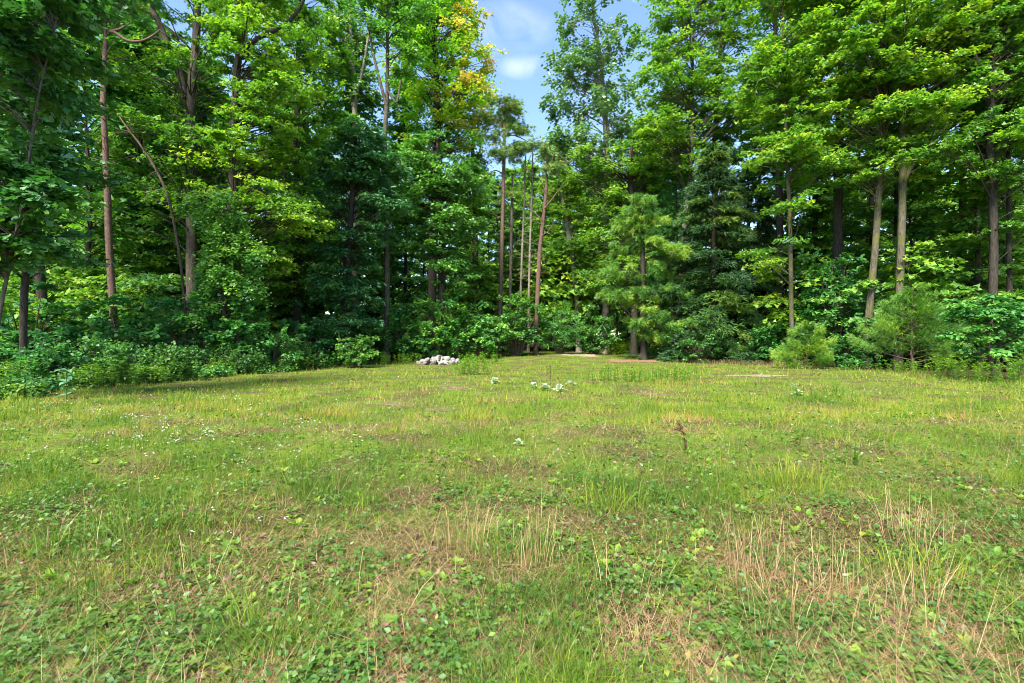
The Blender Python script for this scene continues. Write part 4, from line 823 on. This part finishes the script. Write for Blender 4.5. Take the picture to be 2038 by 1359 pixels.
# low trees closing the far end of the gap
for (px, D, s, v) in [(972, 70, .85, 0), (992, 62, .62, 1), (1012, 76, .86, 2), (1030, 66, .72, 0), (1048, 84, .92, 1), (1066, 70, .80, 2), (1085, 62, .70, 0), (1104, 78, .92, 1), (1124, 58, .66, 2), (1146, 66, .78, 0), (1172, 60, .72, 2), (1200, 88, 1.0, 1), (1228, 94, 1.05, 2), (1254, 90, 1.0, 0), (1285, 62, .85, 2), (1310, 56, .85, 0)]:
    x = (px-CX)*D/FPX; copy_thing(protos_t[v], (x, D, float(ground_z(x, D))), rg.uniform(0, 6.28), s*1.24, deep_label(v, px, D), 'trees deep in the wood')
# saplings and low leafy trees filling the wood between the trunks
def sapling_proto(seed, leafm, H):
    g0 = np.random.default_rng(seed); root = thing('understory_sapling', '', 'sapling', (0, 0, 0)); z = np.linspace(-.05, H, 10)
    path = np.stack([g0.normal()*.25*np.clip(z/H, 0, 1)**2, g0.normal()*.25*np.clip(z/H, 0, 1)**2, z], -1)
    g = Geo(); V, F = tube(path, np.linspace(.05, .012, 10), 6, .04, rg=g0); g.add(V, F)
    k = 64; zc = H*g0.uniform(.16, 1, k); rr = (.35+1.75*np.sin(np.clip(zc/H, 0, 1)*2.7))*g0.uniform(.35, 1.1, k); a = g0.uniform(0, 6.28, k)
    A = path[np.abs(path[:, 2][None]-np.clip(zc-.35*rr, .2, H)[:, None]).argmin(1)]; C = np.stack([A[:, 0]+np.cos(a)*rr, A[:, 1]+np.sin(a)*rr, zc], -1)
    for i in range(k):
        V, F = tube(bez(A[i], (A[i]+C[i])/2+np.array([0, 0, .12*rr[i]]), C[i], 4), np.linspace(.018, .006, 4), 3, cap=False); g.add(V, F)
    g.build('trunk', B['dark'], root, True); O = norm(np.stack([np.cos(a), np.sin(a), 0*a-.06], -1)+.2*g0.normal(size=(k, 3))*np.array([1, 1, .3]))
    cg = Geo(); cg.add(*sprays_to_leaves(C, O, g0.uniform(.5, .95, k), 44, T_MAPLE, .23, g0, .08, .25, .55, tint0=g0.uniform(.2, .85, k))); cg.build('crown', leafm, root)
    return root
protos_p = [sapling_proto(841, M['lime'], 5.5), sapling_proto(842, M['maple'], 6.5), sapling_proto(843, M['green'], 4.6)]
FILL = [(958, 48), (982, 52), (1008, 50), (1030, 55), (1052, 49), (1075, 53), (1098, 48), (1122, 51), (1150, 49), (1175, 55)]
KP = ['lime green sapling', 'tall green sapling', 'bushy green sapling']; used_p = set(); spots3 = []; tries = 0
while len(spots3) < 92 and tries < 6000:
    tries += 1
    px = rg.uniform(-40, 2080); D = rg.uniform(24, 64); x = (px-CX)*D/FPX; ed = float(edge_depth(np.array(x), np.array(D)))
    if D < ed+2.5 or (1190 < px < 1270 and D < 62): continue
    if 480 < px < 860 and rg.random() < .5: continue
    if 165 < px < 285 and D < 27: continue
    if any((x-a)**2+(D-b)**2 < 2.2**2 for a, b in spots3): continue
    spots3.append((x, D)); v = int(rg.choice([0, 1, 2], p=[.06, .5, .44] if px < 960 else [.5, .3, .2])); s = rg.uniform(.7, 1.5); loc = (x, D, float(ground_z(x, D))); lab = deep_label(v, px, D, KP)
    if v not in used_p:
        used_p.add(v); o = protos_p[v]; o.location = loc; o.scale = (s,)*3; o['label'] = lab; o['group'] = 'saplings in the wood'
    else: copy_thing(protos_p[v], loc, rg.uniform(0, 6.28), s, lab, 'saplings in the wood')
for q, (px, D) in enumerate(FILL):                           # behind the bare central pines
    x = (px-CX)*D/FPX; v = (0, 1, 0, 2)[q % 4]; copy_thing(protos_p[v], (x, D, float(ground_z(x, D))), rg.uniform(0, 6.28), rg.uniform(1.3, 2.0), deep_label(v, px, D, KP), 'saplings in the wood')
spots2 = []; tries = 0
while len(spots2) < 110 and tries < 6000:
    tries += 1
    px = rg.uniform(-60, 2100); D = rg.uniform(22, 75); x = (px-CX)*D/FPX; ed = float(edge_depth(np.array(x), np.array(D)))
    if D < ed+3.0 or (1195 < px < 1265 and D < 80): continue
    if any((x-a)**2+(D-b)**2 < 1.8**2 for a, b in spots2): continue
    spots2.append((x, D)); v = int(rg.choice([0, 1, 2], p=[.35, .4, .25])); s = rg.uniform(.7, 1.3)*(1+.012*(D-30)); loc = (x, D, float(ground_z(x, D)))
    if v not in used_s:
        used_s.add(v); o = protos_s[v]; o.location = loc; o.scale = (s,)*3; o['label'] = deep_label(v, px, D, KS); o['group'] = 'shrubs deep in the wood'
    else: copy_thing(protos_s[v], loc, rg.uniform(0, 6.28), s, deep_label(v, px, D, KS), 'shrubs deep in the wood')

# the far side of the wood reads as one mass of leaves and stems
fr = np.random.default_rng(870); n_ = 1150; px = fr.uniform(-250, 2300, n_); D = fr.uniform(98, 130, n_); zt = fr.uniform(0, 1, n_)**1.25*(22+5*np.sin(px*.013)+3*np.sin(px*.041))
zt[:230] *= .14
C = np.stack([(px-CX)*D/FPX, D, zt+.3], -1); a = fr.uniform(0, 6.28, n_)
fg_ = Geo(); fg_.add(*sprays_to_leaves(C, np.stack([np.cos(a), np.sin(a), 0*a], -1), fr.uniform(1.8, 3.6, n_), 34, T_MAPLE, 1.25, fr, .3, .3, .6, tint0=fr.uniform(0, .8, n_)))
far_wood = fg_.build('far_wood', M['maple']); tag(far_wood, 'distant green mass of leaves closing the far side of the wood', 'woodland', kind='stuff')

# ------------------------------------------------------------------ grass, ground cover, straw, leaves, flowers
def screen_points(n_, py0, py1, rg, px0=-260, px1=2300):
    py = rg.uniform(py0, py1, n_); px = rg.uniform(px0, px1, n_); D = CAM_H*FPX/(py-HOR)
    return (px-CX)*D/FPX, D
def keep_in(x, y, rg, edge=1.2):
    e = edge_depth(x, y)
    return (y < e+edge*rg.normal(size=len(x))*.6) & (rg.random(len(x)) < coverage(x, y))
rg = np.random.default_rng(900)
def blades(n_, py0, py1, h0, h1, wmin, wpx, rg, tint_f, lean=.5, cov=True, bend=True):
    x, y = screen_points(n_, py0, py1, rg)
    if cov:
        k = keep_in(x, y, rg); x, y = x[k], y[k]
    z = ground_z(x, y)-.004; m = len(x)
    tall = np.clip(.55+.5*wave_noise(x, y, 1.6, 31)+.3*wave_noise(x, y, .45, 32), .15, 1.6)
    tall = tall*(1+1.3*np.exp(-np.clip(edge_depth(x, y)-y, 0, 99)/1.2))
    h = (h0+(h1-h0)*rg.random(m)**1.6)*tall; w = np.maximum(wmin, wpx*y/FPX*2)*rg.uniform(.6, 1.2, m)
    a = rg.uniform(0, 6.28, m); la = rg.uniform(0, 6.28, m)+.6*wave_noise(x, y, 1.2, 33); ln = np.abs(rg.normal(size=m))*lean
    S = np.stack([np.cos(a), np.sin(a), 0*a], -1)*(w*.5)[:, None]; Ld = np.stack([np.cos(la), np.sin(la), 0*la], -1)
    B0 = np.stack([x, y, z], -1); up = np.array([0, 0, 1.])
    tint = np.clip(tint_f(x, y, rg, m), 0, 1)
    if not bend:
        V = np.stack([B0-S, B0+S, B0+Ld*(ln*h)[:, None]+up*h[:, None]], 1).reshape(-1, 3)
        F = np.arange(3*m).reshape(-1, 3); return V, F, np.repeat(tint, 3)
    Mi = B0+Ld*(ln*h*.35)[:, None]+up*(h*.6)[:, None]; Tp = B0+Ld*(ln*h*1.25)[:, None]+up*(h*np.clip(1-.35*ln, .35, 1))[:, None]
    V = np.stack([B0-S, B0+S, Mi-S*.75, Mi+S*.75, Tp], 1).reshape(-1, 3)
    F = (np.array([[0, 1, 3], [0, 3, 2], [2, 3, 4]])[None]+(np.arange(m)*5)[:, None, None]).reshape(-1, 3)
    return V, F, np.repeat(tint, 5)
def tint_grass(x, y, rg, m):
    mid = np.clip((y-4.5)/5, 0, 1)*1.15
    return .28+.24*mid+.24*wave_noise(x, y, 3.2, 41)+.14*wave_noise(x, y, .8, 42)+.13*rg.normal(size=m)+.35*(rg.random(m) < .03)+.75*np.clip(wave_noise(x, y, 2.4, 77)+.5*wave_noise(x, y, .6, 78)-.55, 0, .8)*(rg.random(m) < .75)-.35*np.clip(wave_noise(x, y, 3.0, 79)-.5, 0, 1)
gg = Geo()
gg.add(*blades(175000, 700, 840, .08, .26, .006, .62, rg, tint_grass, .5, bend=False))
gg.add(*blades(165000, 790, 1010, .06, .26, .005, .5, rg, tint_grass, .6, bend=False))
gg.add(*blades(112000, 950, 1500, .05, .22, .0038, .36, rg, lambda x, y, r, m: tint_grass(x, y, r, m)-.10+.4*(r.random(m) < .08), .9))
tag(gg.build('grass', M['grass']), 'green uneven meadow grass covering the clearing', 'grass', kind='stuff')

# dry straw lying in the sward
sg = Geo()
for (n_, p0, p1, wpx) in ((60000, 715, 870, .42), (135000, 840, 1500, .34)):
    x, y = screen_points(n_, p0, p1, rg); k = (y < edge_depth(x, y)+.5) & (rg.random(len(x)) < np.clip(1.05-.85*coverage(x, y)+.25*np.clip(x/y-.1, -.4, .6), .05, 1)); x, y = x[k], y[k]; m_ = len(x)
    a = rg.uniform(0, 6.28, m_)+0; L = rg.uniform(.06, .16, m_)+.22*rg.random(m_)**6; w = np.maximum(.0028, wpx*y/FPX*1.6)*rg.uniform(.6, 1.1, m_)
    d = np.stack([np.cos(a), np.sin(a), np.abs(rg.normal(size=m_))*.38], -1); s = np.stack([-np.sin(a), np.cos(a), 0*a], -1)*(w*.5)[:, None]
    b0 = np.stack([x, y, ground_z(x, y)+rg.uniform(0, .03, m_)], -1); e = b0+d*L[:, None]
    V = np.stack([b0-s, b0+s, e], 1).reshape(-1, 3); sg.add(V, np.arange(3*m_).reshape(-1, 3), np.repeat(rg.random(m_), 3))
tag(sg.build('straw', M['straw']), 'dry tan straw lying between the green blades', 'straw', kind='stuff')

# wild strawberry and clover cover: three leaflets on a short stalk
def trifoliate(x, y, size, rg, tint):
    m_ = len(x); g = Geo(); hz = rg.uniform(.015, .085, m_); c = np.stack([x, y, ground_z(x, y)+hz], -1); a0 = rg.uniform(0, 6.28, m_)
    nb = np.array([0, 0, 1.])+.28*rg.normal(size=(m_, 3))
    for k_ in range(3):
        a = a0+k_*2.09+.15*rg.normal(size=m_); ax = np.stack([np.cos(a), np.sin(a), .12*rg.normal(size=m_)-.05], -1)
        g.add(*leaves(c, ax, nb+.15*rg.normal(size=(m_, 3)), size*rg.uniform(.8, 1.1, m_), T_WIDE, tint))
    return np.concatenate(g.V), np.concatenate(g.F), np.concatenate(g.T)
T_OVATE_W = fan([[0, 0, 0], [.35, -.38, .10], [.78, -.33, .07], [1, 0, -.02], [.78, .33, .07], [.35, .38, .10]])
cg = Geo()
for (n_, p0, p1, sz, thr) in ((26000, 980, 1500, .026, .30), (15000, 840, 1010, .029, .35)):
    x, y = screen_points(n_, p0, p1, rg)
    dens = wave_noise(x, y, 1.1, 51)+.5*wave_noise(x, y, .35, 52)+.35*np.clip((3.2-y)/1.2, -.6, 1)+.45*np.clip(x/y-.5, 0, 1)
    k = dens > thr+.35*rg.normal(size=len(x)); x, y = x[k], y[k]
    cg.add(*trifoliate(x, y, sz*rg.uniform(.5, 1.5, len(x)), rg, np.clip(.42+.16*wave_noise(x, y, .9, 53)+.17*rg.normal(size=len(x)), 0, 1)))
tag(cg.build('ground_cover', M['cover']), 'low three leaved strawberry and clover covering the foreground', 'ground cover', kind='stuff')

# broad weed leaves in small rosettes
x, y = screen_points(2000, 830, 1500, rg); k = (wave_noise(x, y, 1.4, 61) > -.2); x, y = x[k], y[k]
xr, yr = np.repeat(x, 7), np.repeat(y, 7); a = rg.uniform(0, 6.28, len(xr)); e = rg.uniform(.1, .9, len(xr))
A = np.stack([np.cos(a)*np.cos(e), np.sin(a)*np.cos(e), np.sin(e)], -1); N = np.stack([-np.cos(a)*np.sin(e), -np.sin(a)*np.sin(e), np.cos(e)], -1)
wg = Geo(); wg.add(*leaves(np.stack([xr, yr, ground_z(xr, yr)+.01], -1), A, N+.15*rg.normal(size=N.shape), np.repeat(rg.uniform(.035, .085, len(x)), 7)*rg.uniform(.7, 1.1, len(xr)), T_OVATE, np.clip(np.repeat(rg.uniform(.2, .9, len(x)), 7)+.08*rg.normal(size=len(xr)), 0, 1)))
tag(wg.build('broad_weeds', M['fern']), 'small broad leaved weeds dotted through the near grass', 'weeds', kind='stuff')

x, y = screen_points(95000, 735, 1500, rg); k = keep_in(x, y, rg) & (rg.random(len(x)) < np.clip((y-1.0)/5, .25, 1)); x, y = x[k], y[k]; m_ = len(x); a = rg.uniform(0, 6.28, m_)
hl = rg.uniform(.01, .15, m_)*np.clip(.7+.6*wave_noise(x, y, 1.0, 63), .1, 1.3)
hg = Geo(); hg.add(*leaves(np.stack([x, y, ground_z(x, y)+hl], -1), np.stack([np.cos(a), np.sin(a), rg.uniform(-.2, .9, m_)], -1), np.array([0, 0, 1.])+.6*rg.normal(size=(m_, 3)), rg.uniform(.013, .044, m_)*(1+np.clip(y-3, 0, 30)*.09), T_DIAMOND, np.clip(.40+.22*wave_noise(x, y, 2.0, 64)+.2*rg.normal(size=m_), 0, 1)))
tag(hg.build('meadow_herbs', M['cover']), 'small leaves of low meadow herbs mixed into the grass', 'herbs', kind='stuff')
# fallen leaves
x, y = screen_points(3600, 716, 1500, rg); k = y < edge_depth(x, y)+2; x, y = x[k], y[k]; m_ = len(x)
lg = Geo(); lg.add(*leaves(np.stack([x, y, ground_z(x, y)+rg.uniform(.01, .04, m_)], -1), np.stack([rg.normal(size=m_), rg.normal(size=m_), .2*rg.normal(size=m_)], -1), np.array([0, 0, 1.])+.5*rg.normal(size=(m_, 3)), rg.uniform(.025, .06, m_), T_OVATE, rg.random(m_)**2))
tag(lg.build('fallen_leaves', M['deadleaf']), 'brown fallen leaves scattered in the grass', 'leaves', kind='stuff')

# little white daisies, thickest on the left
def daisies(n_, p0, p1, px0, px1, rg, thr):
    x, y = screen_points(n_, p0, p1, rg, px0, px1); k = (wave_noise(x, y, 1.8, 71) > thr) & (y < edge_depth(x, y)); return x[k], y[k]
fx, fy = zip(daisies(900, 765, 900, -60, 760, rg, .25), daisies(420, 830, 960, 0, 700, rg, .35), daisies(500, 725, 870, 700, 1950, rg, .35), daisies(60, 900, 1150, 200, 1000, rg, .4))
x, y = np.concatenate(fx), np.concatenate(fy); m_ = len(x); hz = rg.uniform(.10, .30, m_)
fg = Geo(); c = np.stack([x, y, ground_z(x, y)+hz], -1)
for k_ in range(3):
    a = rg.uniform(0, 6.28, m_); fg.add(*leaves(c+rg.normal(size=(m_, 3))*.008, np.stack([np.cos(a), np.sin(a), .1*rg.normal(size=m_)], -1), np.array([0, -.25, 1.])+.3*rg.normal(size=(m_, 3)), rg.uniform(.012, .022, m_)*(1+y*.025), T_DIAMOND, rg.random(m_)))
tag(fg.build('daisies', M['petal']), 'tiny white daisy flowers scattered over the meadow', 'flowers', kind='stuff')
a = rg.uniform(0, 6.28, m_); s = np.stack([np.cos(a), np.sin(a), 0*a], -1)*(.0022+.0004*y)[:, None]; b0 = np.stack([x, y, ground_z(x, y)], -1)
tag(mesh('daisy_stalks', np.stack([b0-s, b0+s, c], 1).reshape(-1, 3), np.arange(3*m_).reshape(-1, 3), M['grass'], tint=np.full(3*m_, .3)), 'thin green stalks of the white daisies', 'flowers', kind='stuff')

# ------------------------------------------------------------------ tufts and dry stalks one can pick out
def tuft(name, label, cat, D, px, h, spread, n_, mat, tint, seed, group=None, lean=.45, w=.006, curve=.3):
    rg = np.random.default_rng(seed); bx = (px-CX)*D/FPX; base = np.array([bx, D, float(ground_z(bx, D))]); root = thing(name, label, cat, base, group)
    x, y = rg.normal(size=n_)*spread*1.35, rg.normal(size=n_)*spread*1.1; a = np.arctan2(y, x)+.9*rg.normal(size=n_); ln = np.abs(rg.normal(size=n_))*lean*1.3+.05; hh = h*rg.uniform(.45, 1.1, n_)
    d = np.stack([np.cos(a), np.sin(a), 0*a], -1); t = rg.uniform(0, 6.28, n_); s = np.stack([np.cos(t), np.sin(t), 0*t], -1)*(w*.5*rg.uniform(.6, 1.2, n_))[:, None]
    b0 = np.stack([x, y, 0*x-.01], -1); up = np.array([0, 0, 1.])
    p1 = b0+d*(ln*hh*.25)[:, None]+up*(hh*.42)[:, None]; p2 = b0+d*(ln*hh*.65)[:, None]+up*(hh*.78)[:, None]; p3 = b0+d*(ln*hh*(1+curve))[:, None]+up*(hh*np.clip(1-curve*ln, .3, 1))[:, None]
    V = np.stack([b0-s, b0+s, p1-s*.9, p1+s*.9, p2-s*.6, p2+s*.6, p3], 1).reshape(-1, 3)
    F = (np.array([[0, 1, 3], [0, 3, 2], [2, 3, 5], [2, 5, 4], [4, 5, 6]])[None]+(np.arange(n_)*7)[:, None, None]).reshape(-1, 3)
    tag(mesh('blades', V, F, mat, root, np.repeat(np.clip(rg.uniform(*tint, n_), 0, 1), 7)), kind='stuff')
    return root
G1 = 'grass tussocks in the near field'
for q, (px, D, h, sp, n_, ti, lab, cat) in enumerate([
    (1565, 5.35, .30, .16, 260, (.2, .95), 'rushy olive green tussock in the right foreground', 'grass tuft'), (945, 7.9, .30, .30, 420, (.15, .55), 'tall bright green grass tuft in the middle of the field', 'grass tuft'),
    (1215, 4.6, .26, .16, 200, (.3, .7), 'yellow green grass tuft centre right in the near field', 'grass tuft'), (1230, 5.3, .24, .14, 160, (.15, .5), 'blue green grass tuft behind the yellow green one', 'grass tuft'),
    (300, 4.2, .28, .24, 260, (.1, .45), 'soft dark green grass tuft in the left foreground', 'grass tuft'), (215, 3.6, .26, .18, 180, (.1, .4), 'low green grass tuft in the lower left', 'grass tuft'),
    (520, 2.55, .26, .14, 150, (.1, .5), 'long bladed green tuft at the bottom left edge', 'grass tuft'), (1825, 3.2, .30, .11, 150, (.3, .9), 'green based grass tuft in the lower right corner', 'grass tuft'),
    (640, 5.2, .25, .2, 180, (.1, .4), 'green grass tuft left of the field middle', 'grass tuft'), (1010, 3.6, .24, .14, 130, (.2, .6), 'green tuft among the dry stalks in the near middle', 'grass tuft'), (1330, 17, .34, .3, 180, (.84, .98), 'rust yellow grass tuft in the far right field', 'grass tuft')]):
    tuft('grass_tuft', lab, cat, D, px, h, sp, n_, M['grass'], ti, 1000+q, G1)
G2 = 'clumps of dry grass stalks'
for q, (px, D, h, sp, n_, ln, lab) in enumerate([
    (915, 3.7, .42, .10, 60, .22, 'tan dry grass stalks left of the near middle'), (1068, 3.4, .46, .05, 42, .12, 'narrow upright bundle of dry stalks in the near middle'), (1490, 3.3, .48, .09, 60, .2, 'dry stalk clump in the lower right before the olive tussock'),
    (1665, 3.0, .46, .16, 80, .3, 'widest dry stalk clump in the lower right'), (1815, 3.8, .50, .10, 90, .22, 'dense straw coloured stalk clump above the corner tuft'), (1560, 2.7, .42, .14, 50, .35, 'sparse dry stalks near the bottom right edge'),
    (60, 3.6, .40, .22, 40, .5, 'loose dry stalks at the left edge of the foreground'), (1850, 2.75, .44, .10, 46, .3, 'dry stalks in the bottom right corner'), (1240, 2.9, .40, .16, 34, .6, 'few slanting dry stalks right of the near middle'),
    (430, 3.0, .36, .22, 30, .7, 'few bent dry stalks in the lower left'), (700, 2.7, .34, .18, 26, .6, 'few thin dry stalks near the bottom left of the middle'), (1500, 32.5, .42, 1.5, 900, .7, 'band of golden dry grass before the dark spruces')]):
    tuft('dry_grass_clump', lab, 'dry grass', D, px, h, sp, n_, M['straw'], (.3, 1), 1100+q, G2, ln, w=.0034 if D < 10 else .011, curve=1.1)
# things of one label are told apart by their order across the picture
from collections import defaultdict
same = defaultdict(list)
for o in scene.objects:
    if o.parent is None and o.get('label') and o.get('group'): same[o['label']].append(o)
ORD = ['leftmost', 'second from left', 'third from left', 'fourth from left', 'fifth from left', 'sixth from left']
for lab, os_ in same.items():
    if len(os_) < 2: continue
    os_.sort(key=lambda o: o.location.x/max(o.location.y, .1))
    for q, o in enumerate(os_):
        o['label'] = lab+', '+('the left one' if q == 0 else 'the right one' if q == len(os_)-1 else 'the middle one' if len(os_) == 3 else ORD[min(q, 5)])
print('TRIS', TRIS[0])
